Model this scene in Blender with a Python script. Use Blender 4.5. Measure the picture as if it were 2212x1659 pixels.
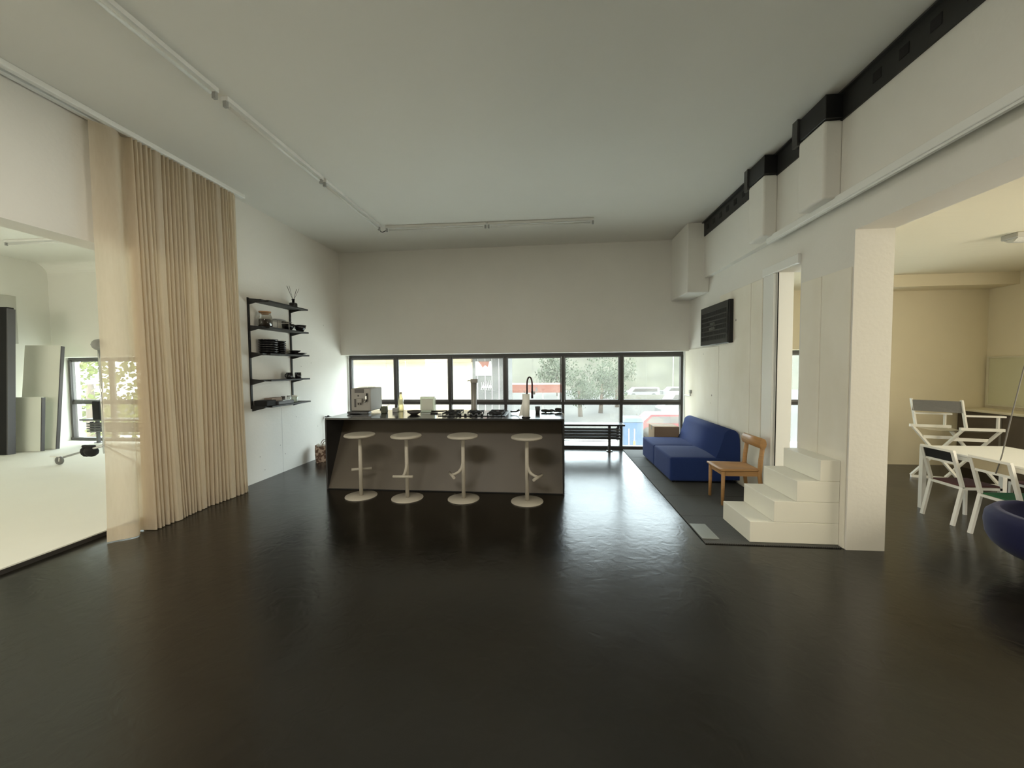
import bpy, bmesh, math, random
from mathutils import Vector, Matrix, Euler
random.seed(7)
PI = math.pi
for o in list(bpy.data.objects): bpy.data.objects.remove(o)
scene = bpy.context.scene
COL = scene.collection

# ------------------------------------------------------------------ camera
CAM_H = 1.52
yaw, pitch, roll, fpx = 0.0982576, 0.0434990, -0.0085407, 831.13
fw = Vector((-math.sin(yaw)*math.cos(pitch), math.cos(yaw)*math.cos(pitch), -math.sin(pitch)))
rt = Vector((math.cos(yaw), math.sin(yaw), 0)); up = rt.cross(fw)
r2 = math.cos(roll)*rt + math.sin(roll)*up
u2 = -math.sin(roll)*rt + math.cos(roll)*up
cam = bpy.data.cameras.new('camera'); cam.sensor_width = 36; cam.lens = fpx/2212*36
cam.clip_start = .05; cam.clip_end = 500
camo = bpy.data.objects.new('camera', cam); COL.objects.link(camo)
camo.matrix_world = Matrix(((r2.x, u2.x, -fw.x, 0), (r2.y, u2.y, -fw.y, 0), (r2.z, u2.z, -fw.z, CAM_H), (0, 0, 0, 1)))
scene.camera = camo

# ------------------------------------------------------------------ world, sun, daylight and added lights
w = bpy.data.worlds.new('overcast_sky'); scene.world = w; w.use_nodes = True
bg = w.node_tree.nodes['Background']; bg.inputs[0].default_value = (.82, .935, 1.0, 1); bg.inputs[1].default_value = 9.6
sd = bpy.data.lights.new('sun', 'SUN'); sd.energy = 5; sd.angle = math.radians(2); sd.color = (1, .93, .80)
so = bpy.data.objects.new('sun', sd); COL.objects.link(so); so.rotation_euler = (math.radians(52), 0, math.radians(-22))
def area(name, loc, rot, sx, sy, energy, color, portal=False):
    l = bpy.data.lights.new(name, 'AREA'); l.shape = 'RECTANGLE'; l.size = sx; l.size_y = sy
    l.energy = energy; l.color = color
    if portal: l.cycles.is_portal = True
    o = bpy.data.objects.new(name, l); COL.objects.link(o); o.location = loc; o.rotation_euler = rot
    return o
TO_MY = (math.radians(-90), 0, 0)     # shines toward -y
TO_PY = (math.radians(90), 0, 0)      # shines toward +y
area('portal_kitchen_window', (-.76, 7.32, .9), TO_MY, 6.3, 1.75, 1, (1, 1, 1), True)
area('portal_studio_window', (-7.3, 7.32, .93), TO_MY, 5.7, 1.75, 1, (1, 1, 1), True)
area('portal_side_window', (3.6, 7.32, .9), TO_MY, 1.7, 1.75, 1, (1, 1, 1), True)
# unseen fill light added in the hall behind the camera, and an assumed overhead light
area('fill_hall_front', (-.8, -3.42, 1.9), TO_PY, 5.2, 2.0, 5, (1, .96, .86))
area('assumed_overhead_light', (-1.7, .2, 3.60), (0, 0, 0), 1.9, .7, 125, (1, .95, .84))  # assumed light hung below the solid ceiling; there is no roof opening
area('assumed_studio_light', (-7.2, -3.40, 1.9), TO_PY, 5.0, 2.4, 150, (1, .97, .86))  # assumed light added out of view; the studio wall here has no window
area('assumed_meeting_light', (6.34, 1.4, 1.6), (0, math.radians(90), 0), 1.6, 3.4, 170, (1, .92, .74))  # assumed window light from the right; the recess behind it is closed
vs = scene.view_settings
vs.view_transform = 'Standard'; vs.look = 'None'; vs.gamma = 1; vs.use_curve_mapping = False; vs.exposure = 0.17

# ------------------------------------------------------------------ materials
MATS = {}
def mat(name, col, rough=.5, metal=0, spec=.5, noise=0, nscale=8, bump=0, bscale=40, sheen=0, stretch=None, trans=0, coat=0):
    if name in MATS: return MATS[name]
    m = bpy.data.materials.new(name); m.use_nodes = True; nt = m.node_tree; b = nt.nodes['Principled BSDF']
    b.inputs['Base Color'].default_value = (*col, 1); b.inputs['Roughness'].default_value = rough
    b.inputs['Metallic'].default_value = metal; b.inputs['Specular IOR Level'].default_value = spec
    if sheen: b.inputs['Sheen Weight'].default_value = sheen
    if coat: b.inputs['Coat Weight'].default_value = coat
    tc = nt.nodes.new('ShaderNodeTexCoord')
    src = tc.outputs['Object']
    if stretch:
        mp = nt.nodes.new('ShaderNodeMapping'); mp.inputs['Scale'].default_value = stretch
        nt.links.new(src, mp.inputs[0]); src = mp.outputs[0]
    if noise:
        n = nt.nodes.new('ShaderNodeTexNoise'); n.inputs['Scale'].default_value = nscale; n.inputs['Detail'].default_value = 5
        nt.links.new(src, n.inputs['Vector'])
        mx = nt.nodes.new('ShaderNodeMix'); mx.data_type = 'RGBA'
        mx.inputs[6].default_value = (*[c*(1-noise) for c in col], 1); mx.inputs[7].default_value = (*[min(1, c*(1+noise)) for c in col], 1)
        nt.links.new(n.outputs['Fac'], mx.inputs[0]); nt.links.new(mx.outputs[2], b.inputs['Base Color'])
    if bump:
        n2 = nt.nodes.new('ShaderNodeTexNoise'); n2.inputs['Scale'].default_value = bscale; n2.inputs['Detail'].default_value = 4
        nt.links.new(src, n2.inputs['Vector'])
        bp = nt.nodes.new('ShaderNodeBump'); bp.inputs['Strength'].default_value = bump; bp.inputs['Distance'].default_value = .01
        nt.links.new(n2.outputs['Fac'], bp.inputs['Height']); nt.links.new(bp.outputs[0], b.inputs['Normal'])
    MATS[name] = m; return m
paint = mat('white_wall_paint', (.74, .72, .66), .85, noise=.03, nscale=3, bump=.15, bscale=30)
paint_ceiling = mat('ceiling_paint', (.72, .70, .635), .9, noise=.02, nscale=2)
paint_cream = mat('cream_wall_paint', (.74, .665, .49), .85, noise=.03, nscale=3)
paint_studio = mat('studio_white_paint', (.79, .78, .70), .8, noise=.02, nscale=3)
paint_gloss = mat('white_gloss_paint', (.78, .78, .74), .4)
steps_mat = mat('white_lacquered_board', (.84, .82, .72), .5, noise=.02)
black = mat('black_powder_coat', (.008, .008, .008), .5)
blackgloss = mat('black_gloss_ceramic', (.01, .01, .011), .25)
blackmatte = mat('black_matte', (.006, .006, .006), .8)
frame_mat = mat('dark_bronze_frame', (.06, .054, .05), .45)
alu = mat('aluminium', (.55, .55, .55), .4, metal=.9)
chrome = mat('chrome', (.8, .8, .8), .12, metal=1)
white_metal = mat('white_powder_coat', (.80, .79, .74), .45)
greige = mat('greige_powder_coat', (.40, .365, .30), .5)
panel_mat = mat('island_front_laminate', (.072, .056, .037), .5, noise=.06, nscale=4)
top_mat = mat('black_steel_worktop', (.012, .012, .012), .13, spec=.8, bump=.02, bscale=6)
sofa_mat = mat('blue_wool', (.010, .030, .135), .95, noise=.25, nscale=220, bump=.3, bscale=300, sheen=.04)
navy = mat('navy_velvet', (.002, .0045, .05), .85, noise=.2, nscale=90, sheen=.06)
oak = mat('honey_oak', (.42, .225, .085), .5, noise=.25, nscale=6, stretch=(1, 1, 14))
board = mat('cardboard', (.33, .23, .14), .85, noise=.08)
rubber = mat('black_rubber', (.012, .012, .012), .7)
maroon = mat('maroon_upholstery', (.07, .018, .016), .8)
green = mat('green_upholstery', (.01, .10, .035), .8)
tan = mat('tan_upholstery', (.50, .42, .27), .8)
canvas = mat('grey_canvas', (.22, .215, .21), .9, noise=.1, nscale=60)
paper = mat('white_paper', (.80, .79, .73), .9)
beige_plastic = mat('silver_beige_plastic', (.30, .285, .255), .4)
dark_plastic = mat('dark_brown_plastic', (.05, .042, .036), .35)
cork = mat('cork', (.36, .20, .09), .9, noise=.2, nscale=60)
coffee = mat('coffee_beans', (.02, .011, .006), .8, noise=.6, nscale=120, bump=.6, bscale=120)
steel = mat('grey_brushed_steel', (.24, .225, .20), .45, metal=.3)
radiator_mat = mat('dark_radiator_enamel', (.085, .08, .075), .5)
counter_dark = mat('dark_brown_panel', (.10, .075, .05), .6)
ground_mat = mat('pale_concrete_ground', (.042, .039, .032), .9, noise=.15, nscale=.4)
leaf = mat('green_leaves', (.022, .034, .012), .8, noise=.5, nscale=1.5)
leaf_y = mat('yellow_green_leaves', (.085, .10, .012), .8, noise=.4, nscale=1.5)
bark = mat('bark', (.10, .07, .05), .9)
plaster = mat('sunlit_cream_plaster', (.33, .285, .195), .9, noise=.2, nscale=.5)
greywall = mat('grey_corrugated_wall', (.05, .048, .045), .8, noise=.1, nscale=1)
orange = mat('orange_red_paint', (.14, .028, .010), .6)
blue_plastic = mat('pale_blue_plastic', (.028, .055, .10), .6)
white_car = mat('white_car_paint', (.16, .16, .155), .3)
red_paint = mat('red_paint', (.12, .01, .012), .5)
yellow_paint = mat('yellow_paint', (.8, .55, .03), .6)

def floor_material():
    m = bpy.data.materials.new('dark_poured_resin'); m.use_nodes = True; nt = m.node_tree; b = nt.nodes['Principled BSDF']
    tc = nt.nodes.new('ShaderNodeTexCoord')
    n = nt.nodes.new('ShaderNodeTexNoise'); n.inputs['Scale'].default_value = 1.6; n.inputs['Detail'].default_value = 6
    r = nt.nodes.new('ShaderNodeValToRGB'); r.color_ramp.elements[0].position = .3; r.color_ramp.elements[1].position = .7
    r.color_ramp.elements[0].color = (.008, .0068, .005, 1); r.color_ramp.elements[1].color = (.013, .0112, .008, 1)
    nt.links.new(tc.outputs['Object'], n.inputs['Vector']); nt.links.new(n.outputs['Fac'], r.inputs[0]); nt.links.new(r.outputs[0], b.inputs['Base Color'])
    rr = nt.nodes.new('ShaderNodeMapRange'); rr.inputs[3].default_value = .16; rr.inputs[4].default_value = .30
    nt.links.new(n.outputs['Fac'], rr.inputs[0]); nt.links.new(rr.outputs[0], b.inputs['Roughness'])
    b.inputs['Specular IOR Level'].default_value = .5
    n2 = nt.nodes.new('ShaderNodeTexNoise'); n2.inputs['Scale'].default_value = 11; n2.inputs['Detail'].default_value = 2; n2.inputs['Distortion'].default_value = .8
    nt.links.new(tc.outputs['Object'], n2.inputs['Vector'])
    bp = nt.nodes.new('ShaderNodeBump'); bp.inputs['Strength'].default_value = .12; bp.inputs['Distance'].default_value = .012
    nt.links.new(n2.outputs['Fac'], bp.inputs['Height']); nt.links.new(bp.outputs[0], b.inputs['Normal'])
    return m
floor_mat = floor_material()
def concrete_material():
    m = bpy.data.materials.new('painted_concrete'); m.use_nodes = True; nt = m.node_tree; b = nt.nodes['Principled BSDF']
    tc = nt.nodes.new('ShaderNodeTexCoord')
    v = nt.nodes.new('ShaderNodeTexVoronoi'); v.inputs['Scale'].default_value = 3.2
    r = nt.nodes.new('ShaderNodeValToRGB'); r.color_ramp.interpolation = 'EASE'
    r.color_ramp.elements[0].position = .035; r.color_ramp.elements[0].color = (.30, .27, .22, 1)
    r.color_ramp.elements[1].position = .06; r.color_ramp.elements[1].color = (.80, .76, .66, 1)
    nt.links.new(tc.outputs['Object'], v.inputs['Vector']); nt.links.new(v.outputs['Distance'], r.inputs[0])
    n = nt.nodes.new('ShaderNodeTexNoise'); n.inputs['Scale'].default_value = 2.2; n.inputs['Detail'].default_value = 8
    mp = nt.nodes.new('ShaderNodeMapping'); mp.inputs['Scale'].default_value = (1, 1.4, .8)
    nt.links.new(tc.outputs['Object'], mp.inputs[0]); nt.links.new(mp.outputs[0], n.inputs['Vector'])
    mx = nt.nodes.new('ShaderNodeMix'); mx.data_type = 'RGBA'; mx.blend_type = 'MULTIPLY'; mx.inputs[0].default_value = 1
    r2_ = nt.nodes.new('ShaderNodeValToRGB'); r2_.color_ramp.elements[0].position = .3; r2_.color_ramp.elements[0].color = (.94, .93, .90, 1)
    r2_.color_ramp.elements[1].position = .6; r2_.color_ramp.elements[1].color = (1, 1, 1, 1)
    nt.links.new(n.outputs['Fac'], r2_.inputs[0]); nt.links.new(r.outputs[0], mx.inputs[6]); nt.links.new(r2_.outputs[0], mx.inputs[7])
    nt.links.new(mx.outputs[2], b.inputs['Base Color']); b.inputs['Roughness'].default_value = .8
    bp = nt.nodes.new('ShaderNodeBump'); bp.inputs['Strength'].default_value = .1; bp.inputs['Distance'].default_value = .01
    nt.links.new(n.outputs['Fac'], bp.inputs['Height']); nt.links.new(bp.outputs[0], b.inputs['Normal'])
    return m
concrete = concrete_material()
def pane_material():
    m = bpy.data.materials.new('dusty_window_glass'); m.use_nodes = True; nt = m.node_tree; nt.nodes.clear()
    out = nt.nodes.new('ShaderNodeOutputMaterial')
    tr = nt.nodes.new('ShaderNodeBsdfTransparent'); tr.inputs[0].default_value = (.95, .97, .96, 1)
    gl = nt.nodes.new('ShaderNodeBsdfGlossy'); gl.inputs['Roughness'].default_value = .02
    tl = nt.nodes.new('ShaderNodeBsdfTranslucent'); tl.inputs[0].default_value = (.95, .92, .82, 1)
    tc = nt.nodes.new('ShaderNodeTexCoord'); n = nt.nodes.new('ShaderNodeTexNoise'); n.inputs['Scale'].default_value = 2.5; n.inputs['Detail'].default_value = 7
    nt.links.new(tc.outputs['Object'], n.inputs['Vector'])
    mr = nt.nodes.new('ShaderNodeMapRange'); mr.inputs[1].default_value = .3; mr.inputs[2].default_value = .75; mr.inputs[3].default_value = .009; mr.inputs[4].default_value = .042
    nt.links.new(n.outputs['Fac'], mr.inputs[0])
    m1 = nt.nodes.new('ShaderNodeMixShader'); nt.links.new(mr.outputs[0], m1.inputs[0]); nt.links.new(tr.outputs[0], m1.inputs[1]); nt.links.new(tl.outputs[0], m1.inputs[2])
    m2 = nt.nodes.new('ShaderNodeMixShader'); m2.inputs[0].default_value = .06; nt.links.new(m1.outputs[0], m2.inputs[1]); nt.links.new(gl.outputs[0], m2.inputs[2])
    nt.links.new(m2.outputs[0], out.inputs[0]); return m
pane_mat = pane_material()
def glass_material(name, col, diff=.12):
    m = bpy.data.materials.new(name); m.use_nodes = True; nt = m.node_tree; nt.nodes.clear()
    out = nt.nodes.new('ShaderNodeOutputMaterial'); tr = nt.nodes.new('ShaderNodeBsdfTransparent'); tr.inputs[0].default_value = (*col, 1)
    gl = nt.nodes.new('ShaderNodeBsdfGlossy'); gl.inputs['Roughness'].default_value = .05
    df = nt.nodes.new('ShaderNodeBsdfTranslucent'); df.inputs[0].default_value = (*col, 1)
    a = nt.nodes.new('ShaderNodeMixShader'); a.inputs[0].default_value = diff; nt.links.new(tr.outputs[0], a.inputs[1]); nt.links.new(df.outputs[0], a.inputs[2])
    fr = nt.nodes.new('ShaderNodeLayerWeight'); fr.inputs[0].default_value = .35
    b = nt.nodes.new('ShaderNodeMixShader'); nt.links.new(fr.outputs['Facing'], b.inputs[0]); nt.links.new(a.outputs[0], b.inputs[1]); nt.links.new(gl.outputs[0], b.inputs[2])
    nt.links.new(b.outputs[0], out.inputs[0]); return m
clear_glass = glass_material('clear_jar_glass', (.93, .93, .90))
bottle_glass = glass_material('patterned_bottle_glass', (.93, .88, .68), .35)
block_glass = glass_material('frosted_glass_block', (.80, .82, .72), .75)
def curtain_material():
    m = bpy.data.materials.new('sheer_linen'); m.use_nodes = True; nt = m.node_tree; nt.nodes.clear()
    out = nt.nodes.new('ShaderNodeOutputMaterial')
    tc = nt.nodes.new('ShaderNodeTexCoord'); n = nt.nodes.new('ShaderNodeTexNoise'); n.inputs['Scale'].default_value = 60
    mp = nt.nodes.new('ShaderNodeMapping'); mp.inputs['Scale'].default_value = (1, 1, .15); nt.links.new(tc.outputs['Object'], mp.inputs[0]); nt.links.new(mp.outputs[0], n.inputs['Vector'])
    cr = nt.nodes.new('ShaderNodeValToRGB'); cr.color_ramp.elements[0].color = (.74, .655, .52, 1); cr.color_ramp.elements[1].color = (.82, .74, .61, 1)
    nt.links.new(n.outputs['Fac'], cr.inputs[0])
    df = nt.nodes.new('ShaderNodeBsdfDiffuse'); tl = nt.nodes.new('ShaderNodeBsdfTranslucent'); tr = nt.nodes.new('ShaderNodeBsdfTransparent')
    nt.links.new(cr.outputs[0], df.inputs[0]); nt.links.new(cr.outputs[0], tl.inputs[0]); tr.inputs[0].default_value = (1, .95, .86, 1)
    a = nt.nodes.new('ShaderNodeMixShader'); a.inputs[0].default_value = .42; nt.links.new(df.outputs[0], a.inputs[1]); nt.links.new(tl.outputs[0], a.inputs[2])
    b = nt.nodes.new('ShaderNodeMixShader'); b.inputs[0].default_value = .25; nt.links.new(a.outputs[0], b.inputs[1]); nt.links.new(tr.outputs[0], b.inputs[2])
    nt.links.new(b.outputs[0], out.inputs[0]); return m
curtain_mat = curtain_material()
def mat_rib():
    m = bpy.data.materials.new('ribbed_grey_matting'); m.use_nodes = True; nt = m.node_tree; b = nt.nodes['Principled BSDF']
    tc = nt.nodes.new('ShaderNodeTexCoord')
    hs = []
    for ax in ('X', 'Y'):
        wv = nt.nodes.new('ShaderNodeTexWave'); wv.bands_direction = ax; wv.inputs['Scale'].default_value = 22
        nt.links.new(tc.outputs['Object'], wv.inputs['Vector']); hs.append(wv)
    mm = nt.nodes.new('ShaderNodeMath'); mm.operation = 'MULTIPLY'; nt.links.new(hs[0].outputs['Fac'], mm.inputs[0]); nt.links.new(hs[1].outputs['Fac'], mm.inputs[1])
    r = nt.nodes.new('ShaderNodeValToRGB'); r.color_ramp.elements[0].color = (.085, .085, .078, 1); r.color_ramp.elements[1].color = (.022, .022, .02, 1)
    nt.links.new(mm.outputs[0], r.inputs[0]); nt.links.new(r.outputs[0], b.inputs['Base Color']); b.inputs['Roughness'].default_value = .75
    bp = nt.nodes.new('ShaderNodeBump'); bp.inputs['Strength'].default_value = .5; bp.inputs['Distance'].default_value = .004; bp.invert = True
    nt.links.new(mm.outputs[0], bp.inputs['Height']); nt.links.new(bp.outputs[0], b.inputs['Normal']); return m
matting = mat_rib()
def bag_material():
    m = bpy.data.materials.new('printed_kraft_paper'); m.use_nodes = True; nt = m.node_tree; b = nt.nodes['Principled BSDF']
    tc = nt.nodes.new('ShaderNodeTexCoord'); n = nt.nodes.new('ShaderNodeTexNoise'); n.inputs['Scale'].default_value = 22; n.inputs['Detail'].default_value = 3
    r = nt.nodes.new('ShaderNodeValToRGB'); r.color_ramp.elements[0].position = .45; r.color_ramp.elements[1].position = .55
    r.color_ramp.elements[0].color = (.14, .075, .045, 1); r.color_ramp.elements[1].color = (.52, .38, .28, 1)
    nt.links.new(tc.outputs['Object'], n.inputs['Vector']); nt.links.new(n.outputs['Fac'], r.inputs[0]); nt.links.new(r.outputs[0], b.inputs['Base Color']); b.inputs['Roughness'].default_value = .85
    return m
bag_mat = bag_material()

# ------------------------------------------------------------------ builders
class B:
    def __init__(s): s.bm = bmesh.new()
    def _xf(s, vs, M):
        if M is not None: bmesh.ops.transform(s.bm, matrix=M, verts=vs)
    def box(s, x0, x1, y0, y1, z0, z1, bev=0, seg=1, M=None):
        r = bmesh.ops.create_cube(s.bm, size=1)
        vs = r['verts']
        for v in vs: v.co = Vector(((x0+x1)/2+v.co.x*(x1-x0), (y0+y1)/2+v.co.y*(y1-y0), (z0+z1)/2+v.co.z*(z1-z0)))
        if bev:
            es = list({e for v in vs for e in v.link_edges})
            rr = bmesh.ops.bevel(s.bm, geom=es, offset=bev, segments=seg, affect='EDGES', profile=.5)
            vs = list({v for f in rr['faces'] for v in f.verts} | {v for v in vs if v.is_valid})
            if seg > 1:
                for f in rr['faces']: f.smooth = True
        s._xf(vs, M); return s
    def prism(s, pts, axis, a, b, smooth=False, M=None):
        """polygon pts (2D) extruded along axis from a to b"""
        def P(p, t):
            return {'x': (t, p[0], p[1]), 'y': (p[0], t, p[1]), 'z': (p[0], p[1], t)}[axis]
        A = [s.bm.verts.new(P(p, a)) for p in pts]; Bv = [s.bm.verts.new(P(p, b)) for p in pts]
        n = len(pts)
        for i in range(n):
            f = s.bm.faces.new((A[i], A[(i+1) % n], Bv[(i+1) % n], Bv[i])); f.smooth = smooth
        s.bm.faces.new(A[::-1]); s.bm.faces.new(Bv); s._xf(A+Bv, M); return s
    def lathe(s, prof, c=(0, 0, 0), n=24, M=None, cap=True):
        rings = []; allv = []
        for r, z in prof:
            if r < 1e-6: ring = [s.bm.verts.new((c[0], c[1], c[2]+z))]
            else: ring = [s.bm.verts.new((c[0]+r*math.cos(2*PI*i/n), c[1]+r*math.sin(2*PI*i/n), c[2]+z)) for i in range(n)]
            rings.append(ring); allv += ring
        for a, b in zip(rings, rings[1:]):
            for i in range(n):
                j = (i+1) % n
                if len(a) == 1 and len(b) == 1: continue
                if len(a) == 1: q = (a[0], b[j], b[i])
                elif len(b) == 1: q = (a[i], a[j], b[0])
                else: q = (a[i], a[j], b[j], b[i])
                s.bm.faces.new(q).smooth = True
        if cap:
            if len(rings[0]) > 1: s.bm.faces.new(rings[0][::-1])
            if len(rings[-1]) > 1: s.bm.faces.new(rings[-1])
        s._xf(allv, M); return s
    def tube(s, pts, r, n=10, M=None, close=False):
        pts = [Vector(p) for p in pts]; rings = []; allv = []; prev = None
        rs = r if isinstance(r, (list, tuple)) else [r]*len(pts)
        for i, p in enumerate(pts):
            if i == 0: t = pts[1]-p
            elif i == len(pts)-1: t = p-pts[i-1]
            else: t = (pts[i+1]-p).normalized()+(p-pts[i-1]).normalized()
            t.normalize()
            if prev is None:
                a = Vector((0, 0, 1)) if abs(t.z) < .9 else Vector((1, 0, 0)); u = t.cross(a).normalized()
            else:
                u = prev-t*prev.dot(t); u.normalize()
            prev = u; v = t.cross(u)
            ring = [s.bm.verts.new(p+(u*math.cos(2*PI*k/n)+v*math.sin(2*PI*k/n))*rs[i]) for k in range(n)]
            rings.append(ring); allv += ring
        for a, b in zip(rings, rings[1:]):
            for k in range(n):
                f = s.bm.faces.new((a[k], a[(k+1) % n], b[(k+1) % n], b[k])); f.smooth = n > 4
        s.bm.faces.new(rings[0][::-1]); s.bm.faces.new(rings[-1]); s._xf(allv, M); return s
    def bar(s, p, q, w_, d_, upv=(0, 0, 1)):
        """rectangular bar from p to q"""
        p, q = Vector(p), Vector(q); t = (q-p).normalized(); a = Vector(upv)
        if abs(t.dot(a)) > .95: a = Vector((0, 1, 0))
        u = t.cross(a).normalized(); v = t.cross(u)
        R = []
        for c in (p, q): R.append([s.bm.verts.new(c+u*sx*w_/2+v*sy*d_/2) for sx, sy in ((-1, -1), (1, -1), (1, 1), (-1, 1))])
        for k in range(4): s.bm.faces.new((R[0][k], R[0][(k+1) % 4], R[1][(k+1) % 4], R[1][k]))
        s.bm.faces.new(R[0][::-1]); s.bm.faces.new(R[1]); return s
    def grid(s, P, smooth=True):
        V = [[s.bm.verts.new(p) for p in row] for row in P]
        for a, b in zip(V, V[1:]):
            for i in range(len(a)-1): s.bm.faces.new((a[i], a[i+1], b[i+1], b[i])).smooth = smooth
        return s
    def ico(s, c, r, sub=2, jit=0, sc=(1, 1, 1)):
        res = bmesh.ops.create_icosphere(s.bm, subdivisions=sub, radius=1)
        for v in res['verts']:
            k = r*(1+random.uniform(-jit, jit)); v.co = Vector((c[0]+v.co.x*k*sc[0], c[1]+v.co.y*k*sc[1], c[2]+v.co.z*k*sc[2]))
        for v in res['verts']:
            for f in v.link_faces: f.smooth = True
        return s
    def build(s, name, m, parent=None, label=None, local=False):
        bm = s.bm; bmesh.ops.recalc_face_normals(bm, faces=bm.faces)
        if parent is not None:
            off = Vector((0, 0, 0)) if local else world_loc(parent)
            base = Vector((0, 0, 0))
        else:
            xs = [v.co for v in bm.verts]
            base = Vector(((min(v.x for v in xs)+max(v.x for v in xs))/2, (min(v.y for v in xs)+max(v.y for v in xs))/2, min(v.z for v in xs)))
            off = base
        for v in bm.verts: v.co -= off
        me = bpy.data.meshes.new(name); bm.to_mesh(me); bm.free(); me.materials.append(m)
        o = bpy.data.objects.new(name, me); COL.objects.link(o)
        if parent is not None: o.parent = parent
        else: o.location = base
        if label: o['label'] = label
        return o
def world_loc(o):
    v = Vector((0, 0, 0))
    while o is not None: v += Vector(o.location); o = o.parent
    return v
def tag(o, label, cat=None, group=None, kind=None):
    o['label'] = label
    if cat: o['category'] = cat
    if group: o['group'] = group
    if kind: o['kind'] = kind
    return o
def thing(name, loc, label, cat=None, group=None, kind=None):
    o = bpy.data.objects.new(name, None); o.empty_display_size = .1; COL.objects.link(o); o.location = loc
    return tag(o, label, cat, group, kind)
def struct(name, b, m, label): return tag(b.build(name, m), label, kind='structure')
def copy_tree(o, parent=None):
    c = o.copy(); COL.objects.link(c)
    if parent is not None: c.parent = parent
    for ch in list(o.children): copy_tree(ch, c)
    return c
def arc(c, r, a0, a1, n, plane='xz', y=0):
    return [(c[0]+r*math.cos(a0+(a1-a0)*i/n), c[1]+r*math.sin(a0+(a1-a0)*i/n)) for i in range(n+1)]

# ------------------------------------------------------------------ room shell
XL, XR, ZC, YB, YW, YF = -3.93, 2.41, 3.68, 6.95, 7.20, -3.5
struct('floor', B().box(-4.10, 6.6, YF-.2, 7.35, -.12, 0), floor_mat, 'dark glossy poured resin floor of the hall and meeting room')
struct('ceiling', B().box(-4.25, 2.75, YF-.2, 7.4, ZC, ZC+.2), paint_ceiling, 'smooth off-white ceiling over the kitchen hall')
b = B()
b.box(-4.18, XL, 4.30, 7.4, 0, ZC); b.box(-4.18, XL, -3.2, 4.30, 2.63, ZC); b.box(-4.18, XL, YF, -3.2, 0, ZC)
wl = struct('wall_left', b, paint, 'white left wall holding the black shelves, with wide opening to the studio')
for (yh, zh) in ((5.23, .41), (4.83, .33), (5.33, .26), (4.91, .13), (4.99, 1.75), (5.76, 1.56), (6.02, 1.62), (6.40, 2.28), (6.15, .55), (5.6, .78)):
    B().lathe([(.0, -.001), (.007, -.001), (.006, .001), (0, .001)], n=10, M=Matrix.Translation((XL, yh, zh)) @ Matrix.Rotation(PI/2, 4, 'Y')).build('plug_hole', mat('grey_plug_hole', (.25, .25, .23), .9), wl)
B().box(XL-.002, XL+.0012, 5.275, 5.279, 0, .95).build('formwork_joint', mat('pale_joint', (.56, .55, .51), .9), wl)
struct('wall_back', B().box(XL, XR, YB, 7.4, 1.775, ZC), paint, 'white wall above the ribbon window behind the kitchen island')
b = B()
b.box(XR, 2.575, 4.40, 7.4, 0, ZC); b.box(XR, 2.70, 4.0, 4.40, 2.50, ZC); b.box(XR, 2.70, 4.0, 4.40, 0, .42)
b.box(XR, 2.70, 3.345, 4.0, 0, ZC); b.box(XR, 2.70, -.5, 3.345, 2.585, ZC); b.box(XR, 2.70, YF, -.5, 0, ZC)
wr = struct('wall_right', b, paint, 'white concrete right wall with door slot and wide opening to the meeting room')
for y0, y1, z1 in ((5.765, 7.13, 1.80), (4.905, 5.757, 2.50), (4.655, 4.897, 2.50), (3.70, 3.97, 2.30), (3.36, 3.692, 2.30)):
    B().box(XR-.012, XR+.001, y0, y1, .002, z1, bev=.004).build('concrete_panel', concrete, wr)
struct('wall_front', B().box(-4.18, 2.70, YF-.2, YF-.1, 0, ZC).box(-4.18, 2.70, YF-.1, YF, 0, .9).box(-4.18, 2.70, YF-.1, YF, 2.95, ZC).box(-4.18, -3.45, YF-.1, YF, .9, 2.95).box(1.85, 2.70, YF-.1, YF, .9, 2.95), paint, 'white wall behind the viewer with a recess for the added fill light')
struct('trim_1', B().box(2.335, XR, YF, 6.15, 2.845, ZC), paint, 'white beam running along the top of the right wall')
b = B(); b.box(2.087, XR, 6.15, YB, 2.635, ZC, bev=.012, seg=2)
struct('trim_2', b, paint, 'boxed white column head in the far right ceiling corner')
for i, (y0, y1, z0) in enumerate(((4.28, 4.59, 2.86), (3.40, 3.73, 2.86))):
    struct('trim_%d' % (3+i), B().box(2.20, 2.34, y0, y1, z0, 3.475, bev=.02, seg=3), paint,
           ['white plaster corbel under the black rail nearer the window', 'white plaster corbel under the black rail nearer the opening'][i])
struct('trim_5', B().box(2.295, 2.335, -2, 4.40, 2.815, 2.875, bev=.004).box(2.305, 2.33, -2, 4.40, 2.80, 2.815), paint_gloss, 'slim white cable duct along the beam over the opening')
# door slot trims
d = thing('door_1', (2.55, 4.2, .42), 'narrow white framed doorway above the white steps', kind='structure')
B().box(XR-.03, XR, 4.40, 4.60, .0, 2.50, bev=.004).build('jamb_board', paint_gloss, d)
B().box(XR-.035, XR, 4.0, 4.62, 2.50, 2.59, bev=.004).build('head_board', paint_gloss, d)
B().box(XR+.001, 2.574, 4.385, 4.398, .42, 2.50).build('lining', paint_gloss, d)
B().box(XR+.004, XR+.012, 4.379, 4.385, .42, 2.50).build('seal', blackmatte, d)

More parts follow.
